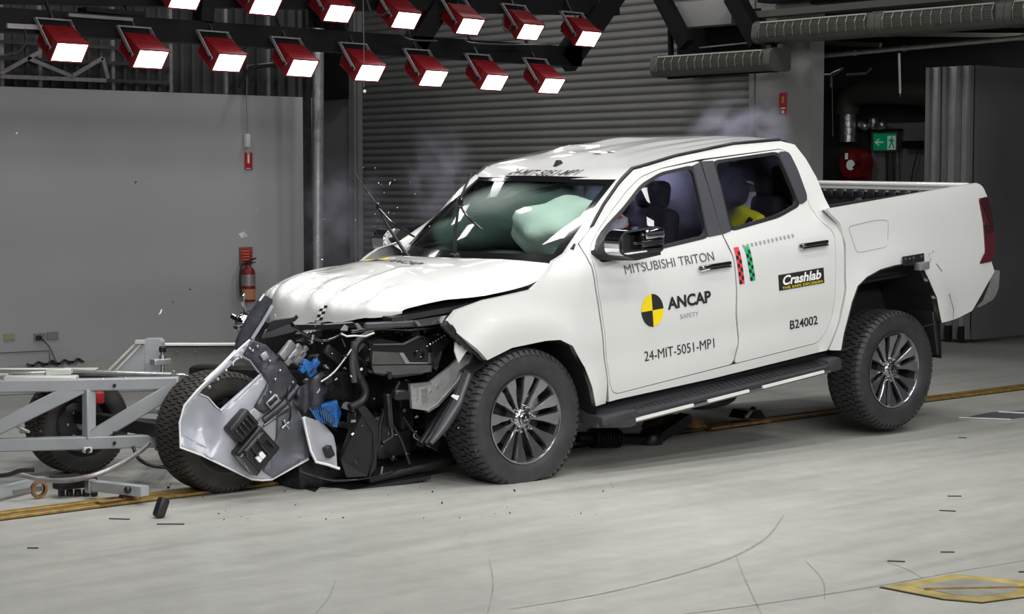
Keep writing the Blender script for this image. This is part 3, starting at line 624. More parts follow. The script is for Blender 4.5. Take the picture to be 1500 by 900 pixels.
# wipers thrown forwards off the glass
for base, piv, b0, b1 in (((.33, .568, .80), (.30, .811, 1.097), (.30, 1.012, 1.292), (.32, .461, .915)), ((.16, -.147, .84), (.15, -.238, 1.162), (.15, -.364, 1.319), (.15, -.437, 1.006))):
    wp = MB().tube([base, np.array(base)*.5+np.array(piv)*.5+np.array([-.01, 0, .0]), piv], [.012, .009, .006]).build('wiper', 'black', truck, 60)
    mid = (np.array(piv)+np.array([0, -.01, -.005]))
    MB().tube(cr([b0, mid, (np.array(mid)+np.array(b1))/2+np.array([0, .012, -.02]), b1], 4), .0065).build('wiper_blade', 'gloss', wp, 60)
    MB().rbox(base, (.05, .05, .04), .01).build('wiper_hub', 'black', wp, 60)
    MB().rbox(mid, (.02, .04, .05), .006).build('wiper_joint', 'gloss', wp, 60)
# bed
tg_top = .935
MB().box((3.2, 0, .40), (1.42, 1.62, .03)).build('bed_floor', 'black', truck)
for sd in (-1, 1):
    V = []; n = 14
    for i in range(n+1):
        x = 2.50+(3.99-2.50)*i/n; z = fitz([(2.468, .905), (3.924, .937), (4.0, .937)], x); V += [(x, sd*(Wb(x, z)-.004), z), (x, sd*(Wb(x, z)-.02), z+.004), (x, sd*.87, z+.002), (x, sd*.85, z-.015)]
    MB().add(V, [(i*4+k, i*4+k+1, i*4+5+k, i*4+4+k) for i in range(n) for k in range(3)]).build('bed_rail', 'paint', truck, 40)
    b_ = MB().box((3.22, sd*.80, .66), (1.45, .02, .52)).build('bed_liner', 'black', truck)
    for k in range(9): MB().box((2.62+k*.16, sd*.785, .66), (.05, .02, .46)).build('liner_rib', 'black', b_)
MB().box((2.52, 0, .66), (.03, 1.6, .50)).build('bed_front_wall', 'black', truck)
tg = MB().box((3.965, 0, .66), (.05, 1.60, .50)).build('tailgate', 'paint', truck)
MB().rbox((3.965, 0, .925), (.07, 1.68, .032), .012).build('tailgate_cap', 'paint', tg, 60)
MB().box((3.928, 0, .64), (.02, 1.56, .46)).build('tailgate_liner', 'black', tg)
for k in range(16): MB().rbox((3.912, -.72+k*.096, .855), (.022, .062, .06), .008).build('liner_rib', 'dmetal', tg, 60)
MB().rbox((3.912, 0, .892), (.024, 1.55, .012), .004).build('liner_edge', 'grey', tg, 60)
MB().lathe([(.03, 0), (.03, -.02), (.015, -.02)], 14, (3.90, .05, .80), 'X').build('tie_ring', 'steel', tg)
MB().box((3.995, 0, .63), (.03, 1.66, .60)).build('tailgate_skin', 'paint', tg)
# rear bumper
bp_ = fillet([(4.09, .335), (4.205, .325, .01), (4.188, .20), (4.13, .133), (3.95, .095)], .03)
MB().prism([(x, -.905, z) for x, z in bp_], (0, 1.81, 0)).build('rear_bumper', 'castal', truck, 30, label='grey rear bumper')
MB().prism([(x, -.912, z) for x, z in [(4.055, .335), (4.10, .335), (4.08, .25), (4.0, .14), (3.86, .09), (3.87, .11)]], (0, 1.824, 0)).build('bumper_seal', 'seam', truck)
# chassis and underbody
ch = MB()
for sd in (-1, 1): ch.bar((-.35, sd*.42, .02), (4.0, sd*.42, .0), .09, .14)
ch.build('chassis_rail', 'seam', truck)
for x in (.5, 1.3, 2.2, 3.5): MB().box((x, 0, -.02), (.10, .84, .10)).build('cross_member', 'seam', truck)
MB().box((1.5, 0, -.0), (2.0, 1.70, .05)).build('floor_pan', 'seam', truck)
for sd in (-1, 1): MB().box((1.45, sd*.80, .05), (1.9, .12, .08)).build('sill', 'seam', truck)
MB().tube([(3.06, -.72, -.19), (3.06, .72, -.16)], .045, 10).build('rear_axle', 'dmetal', truck, 60)
MB().sphere((3.06, -.02, -.17), .14, sc=(1, .8, 1)).build('differential', 'dmetal', truck, 60)
MB().tube([(1.35, -.3, -.08), (1.9, -.3, -.08)], [.09, .09], 12).build('muffler', 'dmetal', truck, 60)
MB().sphere((2.0, -.3, -.285), .1, sc=(2.1, 1.2, .50)).build('spare_wheel_cover', 'black', truck, 60)
MB().box((1.5, -.85, .42), (1.85, .02, .66)).build('door_lining', 'seam', truck)
MB().box((1.5, .85, .42), (1.85, .02, .66)).build('door_lining', 'seam', truck)
# ---------------------------------------------------------------- wheels
def wheel_bm(flat=None, seed=0):
    t = MB(); pr = [(.246, .10), (.262, .122), (.30, .132), (.34, .134), (.362, .127), (.374, .112), (.3765, .09), (.3765, 0), (.3765, -.09), (.374, -.112), (.362, -.127), (.350, -.1335), (.345, -.1325), (.338, -.1345), (.30, -.133), (.275, -.129), (.262, -.124), (.246, -.112)]
    t.lathe(pr, 72)
    N = 60; rnd = random.Random(5)
    cols = [(-.118, -.084, .35), (-.078, -.030, -.5), (-.024, .024, .5), (.030, .078, -.5), (.084, .118, .35)]
    for j, (y0, y1, sk) in enumerate(cols):
        for i in range(N):
            a0 = 2*math.pi*(i+.5*(j % 2)+.10)/N; a1 = a0+2*math.pi*.78/N; sh = sk*.025
            def P(a, y, r): return (r*math.cos(a), y, r*math.sin(a))
            e = .372 if abs(y0+y1) > .15 else .376
            ro0 = .3875-(.007 if y0 < -.1 else 0); ro1 = .3875-(.007 if y1 > .1 else 0)
            v = [P(a0-sh, y0, e), P(a1-sh, y0, e), P(a1+sh, y1, e), P(a0+sh, y1, e), P(a0-sh, y0, ro0), P(a1-sh, y0, ro0), P(a1+sh, y1, ro1), P(a0+sh, y1, ro1)]
            t.add(v, [(4, 5, 6, 7), (0, 1, 5, 4), (1, 2, 6, 5), (2, 3, 7, 6), (3, 0, 4, 7)])
    for sg in (-1, 1):     # shoulder lugs running down the sidewall
        for i in range(N):
            a0 = 2*math.pi*(i+.12)/N; a1 = a0+2*math.pi*.62/N
            v = [(r*math.cos(a), sg*y, r*math.sin(a)) for a, r, y in ((a0, .381, .117), (a1, .381, .117), (a1, .352, .1335), (a0, .352, .1335), (a0, .376, .124), (a1, .376, .124), (a1, .356, .137), (a0, .356, .137))]
            t.add(v, [(4, 5, 6, 7), (0, 1, 5, 4), (1, 2, 6, 5), (2, 3, 7, 6), (3, 0, 4, 7)])
    if flat is not None:
        nv = []
        for v in t.v:
            z = v[2]; y = v[1]
            if z < flat: y = y*(1+.25*min(1, (flat-z)/.04)); z = flat+ (z-flat)*.04
            elif z < flat+.12: y = y*(1+.10*(1-(z-flat)/.12))
            nv.append((v[0], y, z))
        t.v = nv
    return t
def make_wheel(parent, loc, flat=None, rz=0, spin=0, style='six'):
    w_ = wheel_bm(flat).build('wheel', 'rubber', parent, 35); w_.location = loc; w_.rotation_euler = (0, 0, rz)
    rim = MB().lathe([(.246, -.113), (.2465, -.120), (.240, -.121), (.234, -.112), (.229, -.085), (.222, -.03), (.220, .08), (.25, .11)], 56)
    rim = rim.build('rim', 'gun', w_, 50)
    dsk = MB().lathe([(.001, .0), (.165, .0), (.165, -.02), (.10, -.02), (.09, -.05), (.001, -.05)], 32).build('brake_disc', 'dmetal', w_, 40)
    MB().lathe([(.001, .05), (.222, .05)], 32).build('backing_plate', 'seam', w_)
    MB().rbox((.11, -.02, .06), (.09, .06, .13), .02).build('brake_caliper', 'castal', w_, 50)
    for k in range(6):
        for s in (-1, 1):
            a = math.radians(60*k+spin+s*13.5); ai = math.radians(60*k+spin+s*14)
            def P(ang, r, off, y): return (r*math.cos(ang)-off*math.sin(ang), y, r*math.sin(ang)+off*math.cos(ang))
            secs = [(ai, .045, .010, -.078, .03), (ai, .085, .012, -.080, .028), (a, .150, .022, -.094, .026), (a, .200, .035, -.108, .026), (a, .236, .040, -.114, .02)]
            mb = MB(); k0 = []
            for (an, r, hw, y, th) in secs:
                k0.append(len(mb.v)); mb.v += [P(an, r, -hw, y+th), P(an, r, -hw+.002, y+.008), P(an, r, -hw+.007, y), P(an, r, hw-.007, y), P(an, r, hw-.002, y+.008), P(an, r, hw, y+th)]
            for i in range(len(secs)-1):
                for j in range(6): mb.f.append((k0[i]+j, k0[i+1]+j, k0[i+1]+(j+1) % 6, k0[i]+(j+1) % 6))
            mb.build('spoke', 'gun', w_, 25)
    hb = MB().lathe([(.052, -.05), (.054, -.082), (.046, -.092), (.036, -.095), (.036, -.108), (.030, -.112), (.001, -.112)], 30).build('hub', 'gun', w_, 35)
    MB().lathe([(.028, -.1125), (.024, -.1145), (.001, -.1145)], 24).build('centre_cap', 'gloss', w_, 40, label='black centre cap with three-diamond emblem')
    em = MB()
    for q in range(3):
        an = math.radians(90+120*q); d = lambda r, t: (r*math.cos(an)-t*math.sin(an), -.1155, r*math.sin(an)+t*math.cos(an))
        em.add([d(.001, 0), d(.0105, .0062), d(.020, 0), d(.0105, -.0062)], [(0, 1, 2, 3)])
    em.build('wheel_emblem', 'chrome', w_)
    for k in range(6):
        an = math.radians(60*k+spin); MB().lathe([(.011, -.075), (.011, -.098), (.008, -.106), (.001, -.107)], 10, (.070*math.cos(an), 0, .070*math.sin(an))).build('wheel_nut', 'chrome', w_, 50)
    return w_
fw_ = make_wheel(truck, (0, -.800, 0), flat=-.342, spin=5)
fw_.rotation_euler = (0, 0, 0)
rw_ = make_wheel(truck, (3.06, -.805, -.19), spin=12)
for loc, rot in (((.05, .80, -.02), math.pi), ((3.06, .80, -.13), math.pi)):
    c = copy_tree(rw_, truck); c.location = loc; c.rotation_euler = (0, 0, rot)
    for k_ in kids(c): pass
# ================================================================ interior, dummies, airbag
def seat(x, y, hr=1.12, nm='seat'):
    s = MB().rbox((x, y, .42), (.50, .50, .16), .06, None, 3).build(nm, 'seat', truck, 60)
    R = Matrix.Rotation(.22, 3, 'Y')
    MB().rbox((x+.30, y, .72), (.14, .48, .58), .06, R, 3).build('seat_back', 'seat', s, 60)
    MB().rbox((x+.40, y, 1.08), (.10, .26, .17), .045, R, 3).build('head_restraint', 'seat', s, 60)
seat(1.10, -.40); seat(1.10, .40); 
rs = MB().rbox((2.05, 0, .42), (.48, 1.3, .16), .06, None, 3).build('rear_bench', 'seat', truck, 60)
MB().rbox((2.33, 0, .72), (.12, 1.3, .56), .05, Matrix.Rotation(.18, 3, 'Y'), 3).build('seat_back', 'seat', rs, 60)
for y in (-.42, 0, .42): MB().rbox((2.40, y, 1.05), (.08, .22, .13), .04, None, 3).build('head_restraint', 'seat', rs, 60)
MB().prism([(.45, -.72, .62), (.78, -.74, .62), (.80, -.74, .74), (.70, -.74, .81), (.45, -.72, .78)], (0, 1.48, 0)).build('dashboard', 'grey', truck, 40)
MB().lathe([(.18, .0), (.19, .012), (.18, .024), (.17, .012), (.18, 0)], 28, (.93, .38, .80), 'Y', Matrix.Rotation(math.pi/2, 3, 'Z')@Matrix.Rotation(-.4, 3, 'X')).build('steering_wheel', 'black', truck, 60)
cl_ = bpy.data.lights.new('cabin_fill', 'AREA'); cl_.shape = 'RECTANGLE'; cl_.size = .22; cl_.size_y = .12; cl_.energy = 5; cl_.color = (.86, .88, 1)  # fill light added under the headlining to brighten cabin smoke and dummies
cl_o = bpy.data.objects.new('cabin_fill', cl_); COL.objects.link(cl_o); cl_o.parent = truck; cl_o.location = (1.62, -.1, 1.285)
MB().rbox((1.62, -.1, 1.305), (.26, .16, .03), .01).build('roof_lamp', 'white', truck, 40)  # casing added to go with the cabin fill
# airbag
def blob(name, m, c, r, parent, seed=1, amp=.12, nseg=28, fr=3.2, **kw):
    rn = random.Random(seed); ph = [(rn.uniform(-fr, fr), rn.uniform(-fr, fr), rn.uniform(-fr, fr), rn.uniform(0, 6)) for _ in range(9)]
    mb = MB().sphere((0, 0, 0), 1, nseg, nseg//2); V = []
    for v in mb.v:
        n = Vector(v); s = 1+amp*sum(math.sin(a*n.x*1.6+b*n.y*1.6+c_*n.z*1.6+p) for a, b, c_, p in ph)/4
        V.append((c[0]+n.x*r[0]*s, c[1]+n.y*r[1]*s, c[2]+n.z*r[2]*s))
    mb.v = V; return mb.build(name, m, parent, 180, **kw)
ab = blob('airbag', 'bag', (.865, -.36, .92), (.29, .34, .185), truck, 8, .20, 40, 4.2, label='inflated off-white passenger airbag behind windscreen')
MB().prism([tlx(770, 364, .62)*1, tlx(766, 345, .63), tlx(800, 350, .64), tlx(815, 366, .64)], (.12, .02, .02)).build('airbag_fold', 'bag', ab)
# crash-test dummies
def dummy(label, at_, mirror=1, sleeve='vest', hd='dhead', sc=1.0, lean=0):
    root = thing('crash_test_dummy', label, 'test dummy', tworld(at_)); root.rotation_mode = 'QUATERNION'; root.rotation_quaternion = truck.rotation_quaternion
    # one skinned body: pelvis, spine, neck, arms, legs (local frame: -x forwards)
    P = [((0, 0, 0), .13), ((.04+lean*.3, 0, .22), .125), ((.06+lean, 0, .42), .13), ((.05+lean, 0, .55), .055), ((.04+lean, 0, .61), .05),
         ((.06+lean, -.19, .47), .07), ((-.04+lean, -.25, .24), .052), ((-.27, -.19, .20), .042), ((-.36, -.15, .22), .03),
         ((.06+lean, .19, .47), .07), ((-.04+lean, .25, .24), .052), ((-.27, .19, .20), .042), ((-.36, .15, .22), .03),
         ((-.05, -.11, -.02), .095), ((-.42, -.13, .06), .068), ((-.56, -.13, -.28), .05), ((-.66, -.13, -.31), .04),
         ((-.05, .11, -.02), .095), ((-.42, .13, .06), .068), ((-.56, .13, -.28), .05), ((-.66, .13, -.31), .04)]
    E = [(0, 1), (1, 2), (2, 3), (3, 4), (2, 5), (5, 6), (6, 7), (7, 8), (2, 9), (9, 10), (10, 11), (11, 12), (0, 13), (13, 14), (14, 15), (15, 16), (0, 17), (17, 18), (18, 19), (19, 20)]
    me = bpy.data.meshes.new('body'); me.from_pydata([tuple(Vector(p)*sc) for p, r in P], E, []); 
    b = link('body', me, sleeve, root); md = b.modifiers.new('skin', 'SKIN'); 
    for i, (p, r) in enumerate(P): b.data.skin_vertices[0].data[i].radius = (r*sc, r*sc)
    b.data.skin_vertices[0].data[0].use_root = True; md.use_smooth_shade = True; b.modifiers.new('sub', 'SUBSURF').levels = 2; b.modifiers['sub'].render_levels = 2
    hx, hz = .02+lean, .70
    h = MB().sphere((hx*sc, 0, hz*sc), .10*sc, 20, 14, (1.0, .78, 1.22))
    h.sphere(((hx-.095)*sc, 0, (hz-.01)*sc), .022*sc, 8, 6, (1, .7, 1.3)); h.sphere(((hx-.075)*sc, 0, (hz-.065)*sc), .035*sc, 10, 6, (1, 1, .5))
    for s_ in (-1, 1): h.sphere(((hx+.01)*sc, s_*.079*sc, hz*sc), .025*sc, 8, 6, (1, .5, 1.4))
    hd_ = h.build('head', hd, root, 180)
    for s_ in (-1, 1): MB().sphere(((hx-.085)*sc, s_*.032*sc, (hz+.012)*sc), .013*sc, 8, 6).build('eye', 'gloss', hd_, 180)
    MB().lathe([(.028*sc, -.083*sc), (.001, -.084*sc)], 14, (hx*sc, 0, (hz+.01)*sc)).build('head_target', 'yellow' if hd != 'seat' else 'trim', hd_)
    for s_ in (-1, 1):
        for k in range(5):
            y = s_*.15+(k-2)*.016 if k < 4 else s_*.15-s_*.045; L = (.07, .085, .09, .08, .05)[k]; x0 = -.37 if k < 4 else -.33
            MB().tube([Vector((x0, y, .225))*sc, Vector((x0-L*.5, y, .22))*sc, Vector((x0-L*.8, y, .195))*sc, Vector((x0-L*.75, y, .165))*sc], [.010*sc, .0095*sc, .009*sc, .006*sc], 8).build('finger' if k < 4 else 'thumb', 'skin', root, 60)
    MB().tube([Vector((-.02+lean, -.17, .50))*sc, Vector((-.10+lean, -.05, .30))*sc, Vector((-.10, .10, .10))*sc], .02*sc, 6).build('seat_belt', 'seam', root, 60)
    return root
dummy('child-sized test dummy with yellow sleeve seen through rear door window', (2.14, -.47, .47), sleeve='vest', hd='seat', sc=.82)
dummy('adult test dummy with brown head behind front door window', (1.22, -.42, .43), sleeve='dhead', sc=.92, lean=-.06)
MB().tube([tl(897, 335, -.62), tl(905, 322, -.6), tl(915, 332, -.6)], [.05, .035, .03], 8).build('deflated_curtain_airbag', 'orange', truck, 60)
MB().lathe([(.10, 0), (.115, .006), (.10, .012)], 26, (2.30, -.42, .98), 'Y').build('child_seat_ring', 'white', truck, 60)
MB().add([(2.22, -.43, 1.02), (2.36, -.43, 1.02), (2.38, -.43, .92), (2.24, -.43, .91)], [(0, 1, 2, 3)]).build('seat_label', 'vwhite', truck)
MB().rbox((2.30, -.40, .93), (.20, .05, .26), .05).build('child_seat', 'castal', truck, 50)
# ================================================================ crushed front end (parts of the truck)
def tp_(L, y): return [tl(a, b, y) for a, b in L]
def plate(name, L, y, m, th=.012, parent=None, ys=None, **kw):
    P = [tl(a, b, (ys[i] if ys else y)) for i, (a, b) in enumerate(L)]; return MB().prism(P, (0, th, 0)).build(name, m, parent or truck, **kw)
# solid engine-bay core, visible only as dark mass between the torn parts
MB().rbox((-.12, .10, .12), (.62, .80, .50), .05).build('engine_block', 'engine', truck, 40)
MB().rbox((-.15, .10, .42), (.50, .50, .12), .03).build('engine_cover', 'black', truck, 40)
MB().rbox((-.58, .10, .26), (.10, 1.25, .55), .02, Matrix.Rotation(.12, 3, 'Z')).build('radiator', 'engine', truck, 40)
MB().rbox((-.10, -.48, .30), (.50, .05, .50), .02).build('inner_wing', 'engine', truck, 40)
MB().rbox((-.70, .05, .56), (.10, 1.20, .07), .02, Matrix.Rotation(.15, 3, 'Z')).build('radiator_support', 'dmetal', truck, 40)
MB().rbox((-.35, -.10, -.24), (.9, .9, .05), .02).build('splash_guard', 'black', truck, 40)
MB().rbox((-.55, -.30, -.05), (.25, .30, .26), .04).build('air_box', 'black', truck, 40)
MB().rbox((-.95, .15, .25), (.12, 1.1, .16), .03, Matrix.Rotation(.35, 3, 'Z')).build('bumper_beam', 'dmetal', truck, 40)
rnd = random.Random(11)
# upper slam panel and rails beneath the bonnet edge
MB().bar((-.72, -.70, .63), (.18, -.80, .665), .10, .028).build('bonnet_hinge_rail', 'seam', truck)
MB().bar(tl(534, 478, -.72), tl(610, 474, -.76), .03, .035, r=.008).build('slam_panel', 'trim', truck)
plate('wing_bracket', [(606, 470), (655, 462), (668, 456), (671, 460), (652, 474), (612, 479)], -.80, 'gun', .01)
plate('wing_bracket', [(606, 470), (612, 470), (618, 477), (613, 478)], -.81, 'steel', .006)
MB().tube(tp_([(515, 486), (560, 481), (600, 484), (650, 478)], -.70), .008).build('harness', 'gloss', truck, 60)
MB().tube(tp_([(500, 489), (508, 493), (520, 492), (535, 493), (548, 488)], -.66), .005).build('hose', 'white', truck, 60)
plate('torn_foil', [(500, 484), (506, 476), (510, 479), (509, 485)], -.68, 'castal'); plate('torn_foil', [(521, 475), (525, 474), (532, 482), (526, 484)], -.68, 'castal')
# headlamp cluster
hlb = MB().prism(tp_([(541, 502), (556, 496), (592, 503), (610, 494), (646, 487), (652, 492), (640, 520), (637, 546), (579, 554), (548, 548), (543, 530)], -.66), (.02, .16, 0)).build('headlamp', 'gloss', truck, label='smashed black headlamp unit')
plate('lamp_lens', [(546, 515), (588, 517), (596, 531), (627, 531), (627, 517), (634, 517), (634, 533), (545, 534)], -.665, 'lens', .01, hlb)
plate('lamp_lens', [(545, 536), (634, 535), (632, 545), (580, 550), (548, 546)], -.668, 'lens', .01, hlb)
plate('lamp_trim', [(585, 517), (591, 517), (600, 531), (627, 531), (627, 533), (594, 533)], -.672, 'castal', .004, hlb)
plate('lamp_trim', [(546, 504), (590, 503), (612, 492), (645, 489), (644, 491), (614, 494.5), (592, 505.5), (548, 506)], -.675, 'chrome', .004, hlb)
MB().lathe([(.028, 0), (.022, .03), (.001, .035)], 16, tl(616, 519, -.675)).build('projector', 'gloss', hlb, 50)
plate('lamp_clip', [(568, 545), (574, 545), (574, 555), (570, 556)], -.68, 'gloss', .01, hlb)
plate('lamp_bezel', [(634, 500), (652, 492), (660, 500), (648, 515), (640, 545), (636, 540)], -.69, 'gloss', .02, hlb)
for k in range(7): a = tl(626+k*4.2, 507-k*2.6, -.70); MB().rbox(a, (.012, .006, .010), .003, Matrix.Rotation(k*.7, 3, 'Y')).build('chrome_shard', 'chrome', hlb)
plate('torn_paint_flake', [(667, 500), (673, 507), (684, 507), (686, 512), (680, 520), (672, 532), (669, 524), (666, 514)], -.80, 'vwhite', .008)
# wing edge: shredded black strip
for k in range(9):
    a = tl(655+k*6.6, 480+k*5.6, -.84); MB().rbox(a, (.07, .03, .045), .008, Matrix.Rotation(.9+rnd.uniform(-.3, .3), 3, 'Y')).build('torn_liner_edge', 'black', truck, 40)
# cast bracket / bumper mount
gb = MB().prism(tp_([(601, 563), (631, 560), (660, 537), (676, 520), (693, 520), (670, 560), (641, 592), (626, 602), (604, 599)], -.74), (0, .02, 0)).build('bumper_mount', 'castal', truck, label='pale grey torn metal mount')
plate('mount_rib', [(601, 563), (607, 568), (632, 563), (632, 560)], -.745, 'steel', .03, gb); plate('mount_rib', [(618, 571), (626, 569), (627, 588), (619, 588)], -.745, 'steel', .02, gb)
plate('mount_rib', [(626, 602), (641, 592), (670, 560), (692, 522), (694, 524), (672, 563), (643, 595), (627, 605)], -.745, 'steel', .03, gb)
MB().bar(tl(576, 578, -.70), tl(602, 579, -.70), .05, .055, r=.01).build('mount_arm', 'dmetal', gb, 40)
for k in range(4): MB().lathe([(.006, 0), (.006, .01)], 8, tl(612+k*10, 585-k*6, -.75), cap=True).build('mount_bolt', 'steel', gb)
MB().bar(tl(567, 577, -.66), tl(571, 626, -.66), .045, .03, r=.006).build('vertical_stay', 'dmetal', truck, 40)
MB().tube(tp_([(571, 600), (575, 640), (560, 650)], -.62), .012).build('hose', 'black', truck, 60)
# inner wing liner strips with pale label
for i, off in enumerate((0, 8, 15)):
    MB().tube(tp_([(688-off*.2, 545), (672-off*.8, 590), (650-off, 625), (631-off, 650)], -.80+.05*i), [.03, .035, .03, .015], 8).build('wing_liner_strip', ('trim', 'black', 'black')[i], truck, 60)
plate('liner_label', [(661, 581), (664, 578), (673, 580), (670, 587)], -.86, 'vwhite', .004)
# black corner panel
bpn = MB().prism([tl(a, b, y) for a, b, y in ((530, 609, -.62), (545, 636, -.66), (547, 672, -.66), (538, 698, -.62), (508, 700, -.55), (499, 674, -.52), (514, 631, -.56))], (.02, .05, 0)).build('bumper_corner', 'black', truck)
plate('corner_rib', [(524, 598), (534, 594), (555, 619), (551, 686), (540, 700), (548, 671), (546, 635)], -.60, 'black', .05, bpn)
# blue radiator scoops
blp = MB().prism([tl(a, b, y) for a, b, y in ((453, 598, -.50), (494, 587, -.55), (500, 606, -.58), (494, 627, -.55), (465, 617, -.52))], (.01, .03, 0)).build('blue_duct', 'blue', truck, label='torn bright blue plastic duct')
for k in range(10): MB().bar(tl(461+k*3.5, 598-k*.8, -.575), tl(466+k*3.2, 615+k*.8, -.575), .003, .004).build('duct_rib', 'blue', blp)
b2 = MB()
for a, b, s_ in ((449, 536, .07), (461, 533, .05), (456, 545, .055), (443, 541, .04)): b2.rbox(tl(a, b, -.5), (s_, .03, s_*.8), .008, Matrix.Rotation(rnd.uniform(-1, 1), 3, 'Y'))
b2.build('blue_duct', 'blue', truck, 40, label='shattered blue plastic scraps')
# hoses and wires across the bay
for L, r, m_ in (([(545, 487), (521, 505), (522, 540), (535, 570), (530, 588), (512, 597)], .022, 'black'), ([(470, 560), (490, 545), (515, 512)], .006, 'steel'), ([(520, 500), (516, 530), (519, 560)], .018, 'trim'),
                 ([(430, 480), (470, 500), (500, 490)], .008, 'gloss'), ([(560, 600), (585, 640), (600, 680)], .01, 'black'), ([(590, 610), (612, 640), (640, 660)], .008, 'dmetal'),
                 ([(610, 632), (606, 640), (622, 650), (629, 655)], .005, 'steel'), ([(585, 560), (560, 610), (555, 650)], .012, 'black'), ([(440, 690), (490, 704), (540, 700), (580, 690)], .006, 'gloss')):
    MB().tube(cr(tp_(L, -.58), 4), r).build('hose', m_, truck, 60)
# broken lumps
for k in range(70):
    px = rnd.uniform(430, 665); py = rnd.uniform(478, 690)
    if px < 470 and py > 560: continue
    if px > 600 and py < 600 and px > 540: continue
    s_ = rnd.uniform(.02, .075); p = tl(px, py, rnd.uniform(-.55, -.25))
    MB().rbox(p, (s_*rnd.uniform(.6, 2.2), s_, s_*rnd.uniform(.4, 1.2)), .006, Matrix.Rotation(rnd.uniform(-1.5, 1.5), 3, 'Y')@Matrix.Rotation(rnd.uniform(-1, 1), 3, 'Z'), 1).build('broken_fitting', rnd.choice(['engine', 'engine', 'black', 'gloss', 'dmetal', 'dmetal']), truck, 40)
for a, b, s_, m_ in ((420, 513, .09, 'castal'), (432, 518, .09, 'castal'), (438, 524, .07, 'grey'), (424, 527, .06, 'grey'), (443, 515, .06, 'castal'), (488, 520, .10, 'dmetal'), (468, 577, .05, 'steel'), (452, 561, .05, 'steel'), (478, 538, .03, 'steel')):
    MB().rbox(tl(a, b, -.42), (s_*1.2, .03, s_*.55), .008, Matrix.Rotation(.75 if a > 445 else -.7, 3, 'Y')).build('broken_fitting', m_, truck, 40)
for k in range(46):  # small bright chips added as glints among the dark engine-bay parts
    px = rnd.uniform(440, 650); py = rnd.uniform(480, 690); s_ = rnd.uniform(.008, .024)
    if px < 475 and py > 600: continue
    MB().rbox(tl(px, py, -.60), (s_*rnd.uniform(.6, 2.5), .006, s_*.6), .001, Matrix.Rotation(rnd.uniform(-1.5, 1.5), 3, 'Y')@Matrix.Rotation(rnd.uniform(-.8, .8), 3, 'X'), 1).build('glint_chip', rnd.choice(['steel', 'castal', 'gloss', 'chrome', 'gloss']), truck)
# grille bars torn off under bonnet
MB().prism(tp_([(395, 473), (402, 470), (430, 466), (434, 462), (437, 466), (432, 471), (405, 482), (390, 488)], -.30), (.02, .03, 0)).build('grille_bar', 'black', truck)
MB().prism(tp_([(390, 484), (425, 475), (432, 486), (400, 494), (384, 496)], -.30), (.02, .04, 0)).build('grille_bar', 'trim', truck)
MB().prism(tp_([(432, 476), (480, 476), (560, 470), (640, 458), (640, 463), (560, 478), (478, 483), (440, 484)], -.55), (.02, .05, 0)).build('slam_panel', 'gloss', truck)
# ---------------------------------------------------------------- torn-off bumper skin (still hooked to the nose)
BY = -.47
def bpt(a, b, y=BY): return tl(a, b, y)
out_l = [(366, 498), (350, 512), (330, 531), (310, 551), (288, 573), (270, 594), (263, 619), (264, 656), (295, 667), (316, 677), (337, 687), (353, 695), (369, 702.5), (384, 704), (398, 703), (414, 694), (430, 685), (452, 673), (447, 633), (442, 612), (430, 591), (433, 559), (405, 523), (385, 505)]
hole = [(355, 523), (366, 528), (378, 545), (383, 548), (323, 601), (316, 596), (305, 583), (291, 577), (296, 569), (346, 527)]
def bz(px, py):  # relief of the moulding: deep pocket at left, raised spine, curled rim
    d = 0
    d += .10*math.exp(-(((px-290)/28)**2+((py-625)/45)**2))
    t = ((px-355)*.76+(py-610)*.65); d -= .03*math.exp(-(t/30)**2)
    d += .05*math.exp(-(((px-420)/30)**2+((py-660)/25)**2))
    return d
V, Fc = tri2d(out_l, [hole], 7)
P = [tuple(tl(a, b, BY+bz(a, b))) for a, b in V]
mb = MB().add(P, [f for f in Fc]); skin = mb.build('bumper_skin', 'cover', truck, 180, label='torn silver-grey bumper skin, inner face showing')
skin.modifiers.new('thick', 'SOLIDIFY').thickness = .006
MB().tube([tl(a, b, BY+bz(a, b)-.004) for a, b in out_l[:18]], .0055, 6).build('skin_edge', 'vwhite', skin, 60, label='white painted edge')
MB().tube([tl(a, b, BY+bz(a, b)-.006) for a, b in hole+hole[:1]], .006, 6).build('opening_edge', 'cover', skin, 60)
MB().tube([tl(a, b, BY+bz(a, b)-.004) for a, b in ((270, 638), (285, 647), (303, 656))], .006, 6).build('moulded_rib', 'cover', skin, 60)
MB().tube([tl(a, b, BY+bz(a, b)-.004) for a, b in ((383, 548), (350, 580), (323, 603))], .009, 6).build('moulded_rib', 'cover', skin, 60)
def splate(name, L, m, off, parent=None, **kw):
    V, Fc = tri2d(L, (), 8); mb = MB().add([tuple(tl(a, b, BY+bz(a, b)-off)) for a, b in V], Fc); o = mb.build(name, m, parent or skin, 40, **kw)
    md = o.modifiers.new('t', 'SOLIDIFY'); md.thickness = .012; return o
